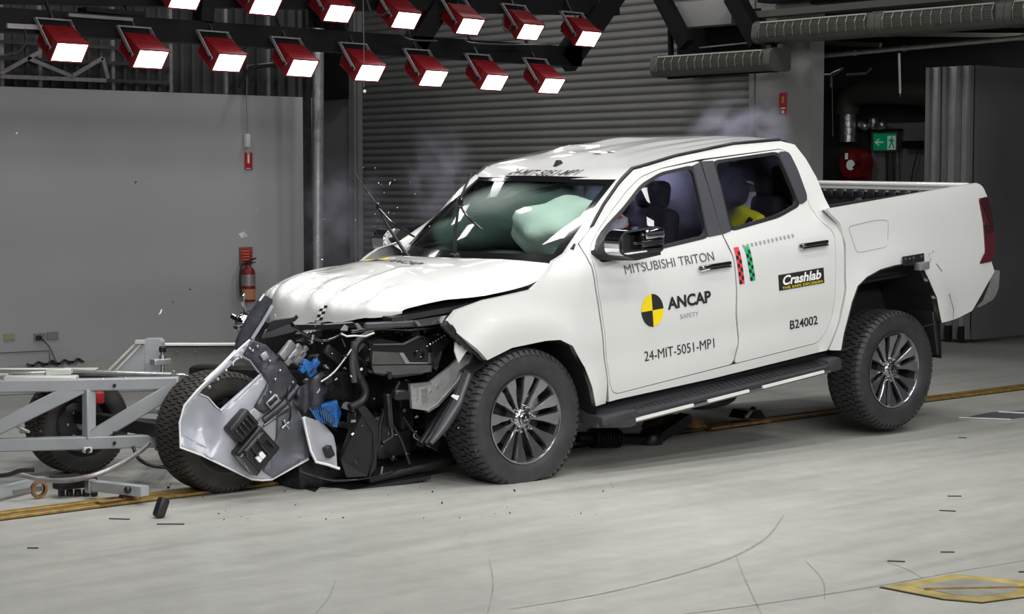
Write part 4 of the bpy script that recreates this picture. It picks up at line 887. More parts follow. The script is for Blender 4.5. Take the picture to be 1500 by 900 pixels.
# darker bracket carrier
splate('bracket_carrier', [(368, 498), (388, 505), (405, 522), (433, 558), (425, 572), (405, 590), (385, 606), (372, 596), (392, 560), (380, 543), (366, 526), (356, 520)], 'coverd', .012)
for a, b in ((365, 511), (369, 514), (376, 508), (402, 556), (409, 543), (428, 560), (395, 575), (404, 580), (352, 524), (340, 534), (330, 543), (318, 556), (306, 567), (394, 529), (384, 524)):
    MB().lathe([(.0085, 0), (.0085, -.012), (.004, -.016), (.001, -.016)], 8, tl(a, b, BY+bz(a, b)-.022)).build('bolt', 'steel', skin, 50)
splate('carrier_plate', [(380, 520), (388, 515), (393, 524), (385, 529)], 'cover', .03)
splate('carrier_plate', [(388, 590), (402, 577), (409, 586), (395, 600)], 'cover', .03)
splate('carrier_slot', [(391, 590), (402, 580), (405, 584), (394, 595)], 'seam', .036)
MB().tube([tl(a, b, BY-.02) for a, b in ((436, 566), (415, 592), (385, 616))], .022, 8).build('pipe', 'coverd', skin, 60)
MB().tube(cr([tl(a, b, BY-.04) for a, b in ((428, 560), (420, 582), (426, 600), (424, 618))], 4), .005).build('harness', 'gloss', skin, 60)
MB().tube(cr([tl(a, b, BY-.05) for a, b in ((424, 600), (400, 615), (380, 632), (392, 655), (404, 650))], 4), .006).build('harness', 'gloss', skin, 60)
MB().rbox(tl(419, 622, BY-.03), (.07, .02, .014), .004, Matrix.Rotation(-.5, 3, 'Y')).build('wire_clip', 'steel', skin); MB().rbox(tl(419, 622, BY-.03), (.014, .02, .06), .004, Matrix.Rotation(-.5, 3, 'Y')).build('wire_clip', 'steel', skin)
R1 = Matrix.Rotation(-.72, 3, 'Y')   # modules follow the slope of the skin
R1 = Matrix.Rotation(math.radians(-38), 3, 'Y')
splate('skin_shade_panel', [(405, 606), (428, 596), (441, 612), (446, 634), (450, 670), (430, 683), (399, 700), (384, 690), (398, 660), (404, 640)], 'coverg', .008)  # darker copy of the skin colour; the shade is in the paint
splate('moulded_panel', [(371, 598), (384, 608), (372, 622), (356, 612)], 'cover', .012)
M_=0
def module(c, L, Wd, nm, fins, lab=None):
    c = tl(*c, BY-.05); m_ = MB().rbox(c, (L, .07, Wd), .014, R1).build(nm, 'black', skin, 50)
    for k in range(fins):
        q = Vector(c)+R1@Vector((-L*.36+L*.72*k/(fins-1), -.045, .0)); MB().rbox(q, (.010, .03, Wd*.55), .003, R1).build('module_fin', 'gloss', skin)
    return c
c1 = module((353, 624), .15, .115, 'sensor_module', 5); c2 = module((374, 660), .20, .18, 'sensor_module', 4)
MB().rbox(Vector(c2)+R1@Vector((-.02, -.05, -.02)), (.05, .02, .035), .003, R1).build('module_label', 'vwhite', skin)
MB().rbox(Vector(c2)+R1@Vector((.05, -.05, .05)), (.06, .04, .05), .008, R1).build('module_plug', 'dmetal', skin)
MB().rbox(Vector(c2)+R1@Vector((-.09, -.03, .0)), (.03, .06, .15), .006, R1).build('module_plug', 'gloss', skin)
MB().rbox(Vector(c2)+R1@Vector((.0, -.05, .07)), (.13, .03, .02), .006, R1).build('module_plug', 'coverd', skin)
# upright dark bumper segment and curled flap
seg = MB().prism(tp_([(387, 432), (400, 439), (398, 449), (369, 497), (347, 513), (350, 497), (362, 471)], -.38), (0, .03, 0)).build('bumper_upright', 'coverd', truck, label='dark upright bumper segment in front of bonnet')
MB().tube(tp_([(399, 448), (385, 472), (369, 497)], -.40), .010, 6).build('upright_rib', 'cover', seg, 60)
MB().tube(tp_([(387, 431.5), (380, 441)], -.40), .006, 6).build('upright_tip', 'vwhite', seg, 60)
MB().tube(tp_([(346, 513), (325, 535), (300, 558)], -.36), .008, 6).build('upright_edge', 'vwhite', seg, 60)
V, Fc = tri2d([(430, 590), (437, 569), (470, 545), (484, 560), (469, 600), (453, 598), (446, 608)], (), 7); fl_ = MB().add([tuple(tl(a, b, -.50+.03*math.sin(a*.2))) for a, b in V], Fc).build('skin_flap', 'coverd', truck, 180); fl_.modifiers.new('t', 'SOLIDIFY').thickness = .008
V, Fc = tri2d([(444, 610), (470, 618), (488, 638), (492, 655), (494, 685), (478, 680), (461, 678), (453, 655)], (), 7); fl_ = MB().add([tuple(tl(a, b, -.56+.05*abs(math.sin((a-444)*.05)))) for a, b in V], Fc).build('skin_flap', 'cover', truck, 180, label='grey curled flap of bumper skin'); fl_.modifiers.new('t', 'SOLIDIFY').thickness = .008
MB().tube(tp_([(444, 612), (449, 635), (455, 660), (463, 677), (480, 681), (497, 687)], -.58), .008, 6).build('flap_edge', 'vwhite', truck, 60)
# chrome lamp remains beyond the nose
cl = MB().sphere(tl(356, 474, .25), .055, 12, 8); cl.build('fog_lamp', 'chrome', truck, 60)
for k in range(12): MB().rbox(tl(356+rnd.uniform(-14, 10), 474+rnd.uniform(-16, 22), .25), (.04, .02, .03), .006, Matrix.Rotation(rnd.uniform(0, 3), 3, 'X')@Matrix.Rotation(rnd.uniform(0, 3), 3, 'Z'), 1).build('chrome_shard', rnd.choice(['chrome', 'gloss']), truck)
MB().tube(cr(tp_([(357, 431), (355, 440), (357, 450), (362, 465)], .25), 3), .012).build('chrome_strip', 'chrome', truck, 60)
MB().prism([(-1.12, -.50, -.27), (-1.0, -.55, -.285), (-.45, -.62, -.29), (-.30, .5, -.29), (-1.0, .5, -.27)], (0, 0, .02)).build('dark_belly', 'black', truck)  # black sheet added so the space under the nose reads dark
MB().rbox((-.85, -.05, -.17), (.6, .7, .20), .04).build('lower_crossmember', 'engine', truck, 40)
# ================================================================ THE HALL
struct(MB().add([(-14, -12, 0), (34, -12, 0), (34, 30, 0), (-14, 30, 0)], [(0, 1, 2, 3)]), 'floor', 'conc')
XR = 13.40; YL = 15.40; ZC = 6.2; K = XR/11.02
struct(MB().box((-1.03, YL+.1, 1.235), (23.94, .2, 2.47)), 'wall_left', 'wall')
up_ = struct(MB().box((-1.03, YL+.14, (2.47+ZC)/2), (23.94, .12, ZC-2.47)), 'wall_back', 'upper')
for i in range(34):
    x = 6.9+i*.122; m_ = 'bracket' if i in (1, 4, 6, 9, 15, 20, 25, 29) else 'upper'
    MB().box((x, YL+.06, 3.1), (.03 if m_ == 'upper' else .035, .04, 1.25)).build('stud', m_, up_)
for z in (2.56, 2.72, 2.86): MB().box((8.0, YL+.02, z), (2.6, .03, .03)).build('rail', 'upper', up_)
for a, b in (((0, 108), (60, 75)), ((40, 85), (105, 112)), ((105, 112), (150, 85)), ((150, 85), (158, 115)), ((0, 112), (155, 118))):
    MB().bar(onY(*a, YL-.05), onY(*b, YL-.05), .02, .035).build('brace', 'bracket', up_)
# right wall: pillar between door and opening, header over both
wr = struct(MB().box((XR+.10, 18.75, ZC/2), (.20, 1.5, ZC)), 'wall_right', 'wall2')
struct(MB().box((XR+.10, 11.425, ZC/2), (.20, .65, ZC)), 'trim_1', 'wall2')
struct(MB().box((XR-.02, 18.03, 2.2), (.05, .11, 4.4)), 'trim_2', 'wall2')
struct(MB().box((XR+.10, 2.9, (3.24+ZC)/2), (.20, 16.4, ZC-3.24)), 'trim_3', 'dark')
struct(MB().box((XR+.10, 14.85, (4.35+ZC)/2), (.20, 6.3, ZC-4.35)), 'trim_4', 'dark')
rd_ = struct(MB().box((XR+.12, 14.87, 2.2), (.03, 6.24, 4.4)), 'door_1', 'dark')
sl = MB(); pr = []
for k in range(9): t = k/8; pr.append((.012-.026*math.sin(math.pi*t)**.8, -.040+.070*t))
pr += [(.012, .037), (.012, .041)]
n = len(pr); V = [(x, y, z) for y in (-3.12, 3.12) for x, z in pr]
slm = bpy.data.meshes.new('slat'); slm.from_pydata(V, [], [(i, i+1, n+i+1, n+i) for i in range(n-1)]); slm.materials.append(M['slat'])
for i in range(54):
    o = bpy.data.objects.new('slat', slm); COL.objects.link(o); o.parent = rd_; o.location = (XR+.06, 14.88, .042+i*.0808)
for y in (11.79, 17.97): MB().box((XR+.02, y, 2.2), (.07, .06, 4.4)).build('guide', 'wall2', rd_)
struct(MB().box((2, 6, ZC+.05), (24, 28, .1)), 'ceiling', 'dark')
# room beyond the opening
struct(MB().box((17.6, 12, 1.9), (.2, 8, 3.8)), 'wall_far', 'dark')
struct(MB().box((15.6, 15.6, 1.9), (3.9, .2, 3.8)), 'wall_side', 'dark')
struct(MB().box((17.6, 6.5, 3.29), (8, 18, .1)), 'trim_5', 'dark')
MB().box((17.46, 12.9, 1.3), (.04, 1.25, 2.0)).build('wall_board', 'grey', None, kind='structure').name = 'trim_6'
fd_ = struct(MB().box((18.6, 11.14, 1.42), (5.1, .05, 2.76)), 'door_2', 'dpanel')
for i, wv in enumerate((.03, .10, .045, .12, .05, .02, .035, .10, .05)):
    y = 11.16+sum((.03, .10, .045, .12, .05, .02, .035, .10, .05)[:i])
    MB().box((16.0+(.04 if i % 2 else 0), y+wv/2, 1.42), (.06, wv-.008, 2.76)).build('folded_leaf', 'fold' if i % 2 else 'grey', fd_)
for i in range(4): MB().box((15.97, 11.22+i*.16, .09), (.05, .05, .16)).build('leaf_shoe', 'black', fd_)
# dark recess above the left wall beside the pole, and the pole
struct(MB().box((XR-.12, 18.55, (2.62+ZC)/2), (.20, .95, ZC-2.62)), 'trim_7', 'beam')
pl = thing('steel_pole', 'tall steel pole in the corner between left wall and roller door', 'pole', (10.68, 15.0, 0))
MB().tube([(.0, 0, 0), (.07, 0, 6.1)], .058, 20).build('tube', 'castal', pl, 60); MB().box((-.085, .02, 2.7), (.06, .06, 5.4)).build('channel', 'dmetal', pl)
MB().rbox((0, 0, .01), (.26, .26, .02), .004).build('base_plate', 'steel', pl)
# ---------------------------------------------------------------- wall items
def wall_plate(px, py, w_, h_, m_, label, cat, name, y=YL):
    c = onY(px, py, y-.008); return tag(MB().rbox(c, (w_, .016, h_), .004).build(name, m_, None), label, cat)
sg = wall_plate(364, 236, .085, .165, 'redsign', 'small red fire extinguisher sign high on left wall', 'sign', 'extinguisher_sign')
c = onY(364, 233, YL-.018); MB().rbox(c, (.022, .004, .085), .002).build('symbol', 'vwhite', sg); MB().box(onY(364, 247, YL-.018), (.05, .003, .006)).build('sign_line', 'vwhite', sg)
for y_, m_ in ((225.5, 'inkl'),): MB().box(onY(364, 225, YL-.018), (.03, .003, .006)).build('symbol', 'vwhite', sg)
c = onY(362, 206, YL-.03); so = tag(MB().rbox(c, (.05, .05, .13), .008).build('pendant_socket', 'white', None, 40), 'white pendant socket hanging on a cable above red sign', 'socket')
tag(MB().tube([onY(362, 196, YL-.03), onY(361, 150, YL-.04), onY(362, 96, YL-.04), onY(400, 92, YL-.2)], .006, 6).build('hanging_cable', 'bracket', None, 60), 'thin grey cable dropping to the white pendant socket', 'cable')
tag(MB().tube(cr([onY(350, 130, YL-.1), onY(368, 100, YL-.1), onY(405, 95, YL-.1)], 5), .022, 6).build('black_hose', 'black', None, 60), 'thick black hose curving over the top of left wall', 'hose')
sg = wall_plate(360, 375, .15, .17, 'orange', 'orange square sign with round red disc above the extinguisher', 'sign', 'round_sign')
sg.data.materials[0] = mat('faded_orange', (.22, .10, .05), .5)
MB().lathe([(.068, -.004), (.066, -.008), (.001, -.008)], 26, onY(360, 374, YL-.012)).build('disc', 'redsign', sg)
for k in range(4): MB().box(onY(360, 368+k*4.2, YL-.024), (.085, .003, .009)).build('sign_line', 'skin', sg)
ex = thing('fire_extinguisher', 'red fire extinguisher with a pale label hung on left wall', 'extinguisher', onY(364, 443, YL-.09))
MB().lathe([(.001, 0), (.062, .004), (.068, .02), (.068, .29), (.055, .325), (.028, .345), (.024, .365), (.001, .366)], 24, ax='Z').build('cylinder', 'red', ex, 50)
MB().lathe([(.0695, .16), (.0695, .27)], 24, ax='Z').build('label', 'bracket', ex, 60); MB().lathe([(.0695, .03), (.0695, .13)], 24, ax='Z').build('label', 'skin', ex, 60)
MB().rbox((0, 0, .385), (.035, .035, .04), .006).build('valve', 'black', ex); MB().bar((-.01, 0, .40), (.09, 0, .425), .02, .012).build('lever', 'black', ex); MB().bar((-.01, 0, .385), (.08, 0, .385), .02, .010).build('handle', 'black', ex)
MB().tube(cr([(-.01, 0, .38), (-.08, -.01, .36), (-.10, -.01, .2), (-.085, -.01, .03)], 5), .012).build('hose', 'black', ex, 60)
wall_plate(14, 494, .10, .06, 'yellow', 'yellowish wall plate low on left wall, leftmost', 'outlet', 'wall_outlet').data.materials[0] = mat('aged_plate', (.34, .33, .20), .5)
o = wall_plate(58, 494, .11, .07, 'wall2', 'grey wall outlet with a plug and thin cable in it', 'outlet', 'wall_outlet'); MB().rbox(onY(57, 495, YL-.03), (.05, .04, .04), .008).build('plug', 'black', o)
wall_plate(77, 492, .11, .07, 'wall2', 'blank grey wall plate right of the plugged outlet', 'outlet', 'wall_outlet')
tag(MB().tube(cr([onY(60, 495, YL-.03), onY(72, 508, YL-.03), onY(80, 525, YL-.03), onZ(84, 533, .01)], 5), .004, 6).build('power_cord', 'ink', None, 60), 'thin black cord from the wall outlet down to the floor', 'cord')
tag(MB().tube([onY(0, 517.5, YL-.01), onY(72, 514, YL-.01), onY(73, 528, YL-.01)], .004, 6).build('conduit_line', 'inkg', None, 60), 'thin horizontal conduit line under wall outlets', 'conduit')
for i, (a, b) in enumerate(((40, 534), (60, 532), (78, 531), (98, 529))):
    tag(MB().tube(cr([onZ(a, b, .015), onZ(a+9, b+2, .03), onZ(a+16, b-3, .02), onZ(a+24, b+1, .015)], 4), .012, 6).build('floor_cable', 'black', None, 60), ('leftmost', 'second from left', 'third from left', 'rightmost')[i]+' loop of black cable on floor at foot of left wall', 'cable', 'cable loops at the foot of the left wall')
def wedge(p0, p1): pass
# red sign on the pillar
c = onX(1147, 152, XR-.008); sg = tag(MB().rbox(c, (.016, .08, .20), .004).build('pillar_sign', 'redsign', None), 'small red fire sign on grey pillar right of roller door', 'sign')
MB().box(onX(1147, 146, XR-.018), (.003, .022, .06)).build('symbol', 'skin', sg); MB().box(onX(1147, 158.5, XR-.018), (.003, .05, .010)).build('sign_line', 'exw', sg); MB().lathe([(.014, -.001), (.001, -.001)], 14, onX(1147, 164, XR-.018), 'X').build('symbol', 'exw', sg)
# ---------------------------------------------------------------- strip heaters
def heater(y0, y1, z, label, x=10.62):
    L = abs(y1-y0)-.004; yc = (y0+y1)/2; t = thing('strip_heater', label, 'heater', (x*K, yc*K, HC+(z-HC)*K), 'strip heaters above the doors'); t.scale = (K, K, K)
    pr = fillet([(.14, .075), (-.05, .075), (-.09, .05), (-.105, -.045), (-.06, -.085), (.14, -.085)], .03)
    MB().prism([(a, -L/2, b) for a, b in pr], (0, L, 0)).build('casing', 'heat', t, 40)
    for s in (-1, 1): MB().prism([(a*1.02-.004, s*L/2-.03, b*1.06) for a, b in pr], (0, .06, 0)).build('end_cap', 'heat', t, 40)
    MB().add([(-.098, -L/2+.05, .055), (-.098, L/2-.05, .055), (-.112, L/2-.05, -.045), (-.112, -L/2+.05, -.045)], [(0, 1, 2, 3)]).build('element', 'heatd', t)
    g = MB()
    for k in range(9): zz = .054-k*.0122; xx = -.102-.016*math.sin(math.pi*(k+.3)/10); g.bar((xx, -L/2+.05, zz), (xx, L/2-.05, zz), .003, .0022)
    g.build('grille', 'heatw', t, kind='stuff')
    nb = int(L/.085)
    for k in range(nb+1):
        y = -L/2+.05+(L-.1)*k/nb; MB().bar((-.098, y, .058), (-.121, y, .01), .006, .006).bar((-.121, y, .01), (-.112, y, -.05), .006, .006).build('grille_bar', 'heatw', t)
    MB().bar((-.098, -L/2+.05, .062), (-.098, L/2-.05, .062), .008, .007).build('grille_edge', 'frame2', t)
    MB().rbox((-.09, 0, -.062), (.012, .05, .006), .002).build('badge_plate', 'inkg', t); return t
heater(9.24, 8.17, 2.735, 'long strip heater above the opening, left of the two joined ones')
heater(8.12, 7.13, 2.735, 'long strip heater above the opening, right of the two joined ones')
heater(7.08, 6.0, 2.735, 'strip heater cut off by the right edge of the picture')
heater(10.28, 9.12, 2.535, 'shorter strip heater hanging lower in front of the roller door')
hb = thing('heater_frame', 'black steel frame and struts carrying the lower strip heater', 'frame', (10.8*K, 9.7*K, 2.6))
def addw(par, mb, nm, m_, sm=0, **kw):
    L = Vector(par.location); mb.v = [tuple(Vector(v)-L) for v in mb.v]; return mb.build(nm, m_, par, sm, **kw)
addw(hb, MB().bar(onX(980, 114, 10.68*K), onX(1136, 103, 10.68*K), .05, .03), 'rail', 'beam'); addw(hb, MB().bar(onX(1134, 60, 10.68*K), onX(1135, 106, 10.68*K), .05, .03, (0, 1, 0)), 'post', 'beam')
addw(hb, MB().bar(onX(982, 42, 10.70*K), onX(983, 84, 10.70*K), .05, .03, (0, 1, 0)), 'post', 'beam'); addw(hb, MB().bar(onX(968, -6, 10.66*K), onX(1006, 66, 10.66*K), .14, .09, (1, 0, 0)), 'strut', 'beam'); addw(hb, MB().bar(onX(1074, -6, 10.66*K), onX(1112, 62, 10.66*K), .16, .12, (1, 0, 0)), 'strut', 'beam')
addw(hb, MB().box(onX(1052, 55, 10.96*K), (.02, 1.05, .48)), 'backing_panel', 'beam')
tag(MB().rbox(onX(1040, 20, 10.80*K), (.16, .68, .24), .01).build('grey_housing', 'wall2', None, 40), 'pale grey box housing behind the black struts above roller door', 'housing')
tag(MB().bar(onX(1025, 70, 10.8*K), onX(1103, 62, 10.8*K), .02, .012).build('stay_rod', 'bracket', None), 'thin grey stay rod above the lower strip heater', 'rod')
tag(MB().bar(onX(1113, 22, 10.8*K), onX(1520, -14, 10.8*K), .16, .06).build('heater_beam', 'heat', None), 'grey beam running above the joined strip heaters', 'beam')
tag(MB().bar(onX(1120, -8, 10.9*K), onX(1520, -40, 10.9*K), .2, .16).build('header_beam', 'beam', None), 'black header beam over the opening at top right', 'beam')
pp = thing('overhead_conduit', 'pale conduit pipe running across the top of the opening', 'pipe', onX(1320, 75, 13.75))
addw(pp, MB().tube([onX(1160, 85, 13.75), onX(1185, 84, 13.75)], .014, 8), 'pipe_end', 'frame2', 60); addw(pp, MB().tube([onX(1182, 84, 13.75), onX(1330, 70, 13.75), onX(1520, 53, 13.75)], .022, 10), 'pipe', 'bracket', 60)
for px in (1180, 1252, 1325, 1497): addw(pp, MB().rbox(onX(px, 84-(px-1182)*.0925, 13.75), (.03, .03, .05), .004), 'clip', 'bracket')
addw(pp, MB().tube([onX(1317, 78, 13.75), onX(1318.5, 137, 13.75)], .011, 8), 'drop_rod', 'frame2', 60); addw(pp, MB().tube([onX(1318.5, 137, 13.75), onX(1319, 142, 13.75)], .003, 6), 'rod_tip', 'steel')
for i, (a, b) in enumerate((((1190, 62), (1290, 66)), ((1310, 50), (1500, 52)), ((1330, 40), (1500, 30)))):
    tag(MB().bar(onX(*a, 14.2+i*.6), onX(*b, 14.2+i*.6), .04, .04).build('ceiling_batten', 'heat', None), ('left short', 'lower long', 'upper long')[i]+' dark batten under the ceiling beyond the opening', 'batten')
# back-room things
XB = 17.45
du = thing('ventilation_duct', 'shiny silver vertical duct with a dark elbow in the back room', 'duct', onX(1241, 200, XB-.3))
addw(du, MB().tube([onX(1242, 208, XB-.3), onX(1242, 168, XB-.3)], .095, 20), 'duct_pipe', 'silver', 60); addw(du, MB().tube(cr([onX(1242, 168, XB-.3), onX(1243, 150, XB-.3), onX(1255, 138, XB-.3), onX(1290, 134, XB-.3), onX(1372, 138, XB-.3)], 5), .14, 14), 'elbow', 'heatd', 60)
for py in (172, 176, 186, 197): addw(du, MB().lathe([(.10, -.006), (.103, 0), (.10, .006)], 20, onX(1242, py, XB-.3), 'Z'), 'band', 'silver', 60)
fo = MB(); rr_ = random.Random(2)
for px in (1265, 1280, 1290): fo.rbox(onX(px, 182+rr_.uniform(-2, 2), XB-.2), (.12, .10, .15), .04, Matrix.Rotation(rr_.uniform(0, 2), 3, 'X'))
tag(fo.build('foil_wrap', 'silver', None, 60), 'crumpled silver foil wrapping right of the duct', 'foil')
hr = thing('fire_hose_reel', 'red fire hose reel with white centre in the back room', 'hose reel', onX(1255, 240, XB-.25))
addw(hr, MB().lathe([(.001, -.10), (.17, -.10), (.175, -.08), (.175, .08), (.001, .08)], 30, onX(1255, 240, XB-.25), 'X'), 'reel', 'red', 40)
addw(hr, MB().box(np.array(onX(1256, 256, XB-.12)), (.10, .34, .42)), 'cabinet', 'red')
addw(hr, MB().lathe([(.06, -.115), (.055, -.12), (.001, -.12)], 24, onX(1255, 242, XB-.25), 'X'), 'hub_label', 'exw'); addw(hr, MB().bar(onX(1250, 246, XB-.39), onX(1260, 237, XB-.39), .02, .02), 'hub_bar', 'black')
addw(hr, MB().box(onX(1240, 229, XB-.40), (.004, .04, .07)), 'tag_label', 'exw')
es = thing('exit_sign', 'green exit sign with white arrow and running figure', 'sign', onX(1297, 207, XB-.12))
e0 = addw(es, MB().box(onX(1298, 207, XB-.10), (.08, .36, .235)), 'sign_box', 'heat'); addw(es, MB().box(onX(1296, 208, XB-.145), (.01, .315, .185)), 'sign_face', 'green')
addw(es, MB().box(onX(1298, 191, XB-.10), (.10, .40, .03)), 'sign_top', 'black')
def X2(pts, m_, nm, x=XB-.155): addw(es, MB().prism([onX(a, b, x) for a, b in pts], (-.003, 0, 0)), nm, m_)
X2([(1281, 208.5), (1287, 203.5), (1289, 203.5), (1285, 207.5), (1294, 207.3), (1294, 209.4), (1285, 209.6), (1289, 213.5), (1287, 213.6)], 'exw', 'arrow')
X2([(1300, 199.5), (1312, 199), (1312, 219), (1300, 219.5)], 'exw', 'figure_panel'); 
for pts in ([(1305.5, 200.5), (1308, 200.5), (1308, 203), (1305.5, 203)], [(1304, 203.5), (1308, 203.5), (1307.5, 210), (1304.5, 210)], [(1304.5, 209.5), (1306, 210), (1303.5, 217.5), (1301.5, 217)], [(1306, 209.5), (1308, 209.5), (1309.5, 213), (1310, 217.5), (1308.5, 217.5), (1307.8, 213.6)], [(1301.5, 205.5), (1304.5, 203.6), (1304.8, 205), (1302.5, 207.5)], [(1308, 203.8), (1311, 207.5), (1310, 208.3), (1307.5, 206)]): X2(pts, 'green', 'figure', XB-.160)
tag(MB().box(onX(1337, 212, XB-.1), (.08, .24, .085)).build('black_device', 'beam', None), 'black flat box right of the exit sign', 'box')
tag(MB().tube(cr([onX(1344, 219, XB-.08), onX(1342, 232, XB-.08), onX(1337, 250, XB-.08), onX(1335, 268, XB-.08)], 4), .007, 6).build('wall_cable', 'ink', None, 60), 'thin dark cable hanging from black box on back wall', 'cable')
for i, (px, m_) in enumerate(((1299, 'ink'), (1304, 'heat'), (1309, 'ink'), (1314, 'bracket'))): tag(MB().tube([onX(px, 222, XB-.08), onX(px+1, 300, XB-.08)], .012, 6).build('conduit_pipe', m_, None, 60), ('leftmost black', 'second from left, olive', 'third from left, black', 'rightmost pale')[i]+' conduit under the exit sign', 'conduit')
for i, L in enumerate(([(1207, 110), (1222, 110), (1235, 100)], [(1218, 128), (1218, 108), (1232, 102)], [(1240, 110), (1268, 108), (1276, 100)], [(1219, 130), (1220, 200)])):
    tag(MB().tube([onX(a, b, 14.6) for a, b in L], .012 if i < 3 else .004, 6).build('bent_pipe', 'heat', None, 60), ('short elbow pipe', 'dropping elbow pipe', 'right-hand elbow pipe', 'thin dropper line')[i]+' just inside the dark opening', 'pipe')
# ---------------------------------------------------------------- floodlight rig
rig = thing('lighting_rig', 'black box-section lighting frame hung under the ceiling', 'frame', (8.5, 10.86, 2.8))
def rb(a, b, h_, nm='rig_beam', y=10.86): addw(rig, MB().bar(onY(*a, y), onY(*b, y), .12, h_, (0, 0, 1)), nm, 'beam')
rb((-40, 27), (845, 84), .15); rb((-40, -12), (900, 10), .14, y=10.90); rb((902, -16), (826, 92), .19); rb((655, -12), (606, 66), .15); rb((470, -20), (470, 40), .13)
rb((300, -10), (297, 34), .10); rb((205, 22), (120, 14), .03)
for a in (120, 360, 610, 820): addw(rig, MB().tube([onY(a, 0, 10.9), np.array(onY(a, 0, 10.9))+np.array([0, 0, 2.4])], .015, 8), 'hanger', 'beam')
addw(rig, MB().bar(onY(98, 22, 10.75), onY(192, 29, 10.75), .05, .02), 'light_bar', 'steel'); addw(rig, MB().bar(onY(8, 38, 10.8), onY(70, 41, 10.8), .05, .03), 'cross_rail', 'bracket')
def floodlight():
    t = thing('floodlight', 'x', 'floodlight', (0, 0, 0), 'floodlights on the rig')
    e = math.radians(37); nrm = Vector((0, -math.cos(e), -math.sin(e))); v = Vector((0, math.sin(e), -math.cos(e))); u = Vector((1, 0, 0)); hv = -nrm
    def fr(k, wu, wv): c = -nrm*k; return [c+u*a*wu/2+v*b*wv/2 for a, b in ((-1, -1), (1, -1), (1, 1), (-1, 1))]
    mb = MB(); secs = [fr(0, .25, .150), fr(.02, .255, .155), fr(.06, .235, .138), fr(.21, .215, .125), fr(.245, .18, .09)]
    for s in secs: mb.v += [tuple(p) for p in s]
    for i in range(4):
        for j in range(4): mb.f.append((i*4+j, i*4+(j+1) % 4, i*4+4+(j+1) % 4, i*4+4+j))
    mb.f.append((16, 17, 18, 19)); mb.build('housing', 'red', t, 30)
    for k in range(7): s = fr(.075+k*.020, .243, .144); MB().add([tuple(p) for p in s]+[tuple(Vector(p)-nrm*.004) for p in s], [(0, 1, 2, 3), (4, 5, 6, 7), (0, 1, 5, 4), (1, 2, 6, 5), (2, 3, 7, 6), (3, 0, 4, 7)]).build('cooling_fin', 'red', t)
    MB().add([tuple(p-nrm*-.001) for p in fr(0, .232, .132)], [(0, 1, 2, 3)]).build('lit_face', 'lamp', t)
    fr2 = MB(); a = fr(-.002, .255, .155); b = fr(-.002, .232, .132); fr2.add([tuple(p) for p in a+b], [(i, (i+1) % 4, 4+(i+1) % 4, 4+i) for i in range(4)]).build('face_frame', 'red', t)
    back = -nrm*.235+Vector((0, 0, .085))
    for s in (-1, 1): MB().bar(u*s*.133-nrm*.03, u*s*.133+back, .022, .008, (1, 0, 0)).build('yoke_arm', 'bracket', t)
    MB().bar(-u*.137+back, u*.137+back, .03, .010).build('yoke_bar', 'bracket', t)
    MB().bar(back, back+Vector((0, .09, .15)), .02, .02).build('clamp', 'black', t)
    for s in (-1, 1): MB().lathe([(.001, s*.003), (.014, s*.003), (.014, -s*.012), (.001, -s*.012)], 10, u*s*.14-nrm*.05, 'X').build('pivot_knob', 'black', t)
    MB().tube(cr([-nrm*.19, -nrm*.25+Vector((.05, 0, -.03)), -nrm*.24+Vector((.08, .02, .08)), -nrm*.2+Vector((.02, .05, .17))], 4), .005, 6).build('lead', 'seam', t, 60)
    return t
F0 = floodlight(); first = True; ords = ['first', 'second', 'third', 'fourth', 'fifth', 'sixth', 'seventh', 'eighth']
front = [(102, 77), (221, 87), (336, 92), (443, 100), (542, 107), (635, 115), (724, 121), (808, 126)]
backr = [(272, 0), (389, 9), (497, 20), (595, 30), (689, 39), (777, 47), (862, 57)]
for row, z_, pts, nm in ((0, 2.46, front, 'lower'), (1, 2.86, backr, 'upper')):
    for i, (a, b) in enumerate(pts):
        o = F0 if first else copy_tree(F0); first = False
        p = onY(a, b, 10.60); o.location = [float(q) for q in p]; o.scale = (.95, .95, .95); o.rotation_euler = (0, 0, .11)
        o['label'] = 'red floodlight, %s from the left in the %s row of the rig' % (ords[i], nm)
for i, L in enumerate(([(0, 82), (28, 75), (38, 60), (36, 42)], [(538, 0), (545, 18), (560, 22), (572, 12)], [(738, 20), (738, 42), (745, 44), (750, 34)], [(583, 46), (600, 58), (640, 60)], [(680, 58), (700, 64), (800, 66)], [(532, 0), (533, 70), (533, 128)])):
    tag(MB().tube(cr([onY(a, b, 10.5) for a, b in L], 5), .006 if i < 5 else .003, 6).build('rig_cable', 'seam' if i < 5 else 'inkg', None, 60), ('black cable looping down at far left of the rig', 'black cable loop beside fourth upper floodlight', 'black cable loop beside the sixth upper floodlight', 'black cable under beam near the middle of rig', 'thin black cable along the lower beam at right', 'straight thin plumb line hanging past fifth lower floodlight')[i], 'cable')
tag(MB().sphere(onY(534, 134, 10.5), .012, 8, 6).build('plumb_bob', 'vwhite', None, 60), 'tiny white bob at the end of the plumb line', 'bob')
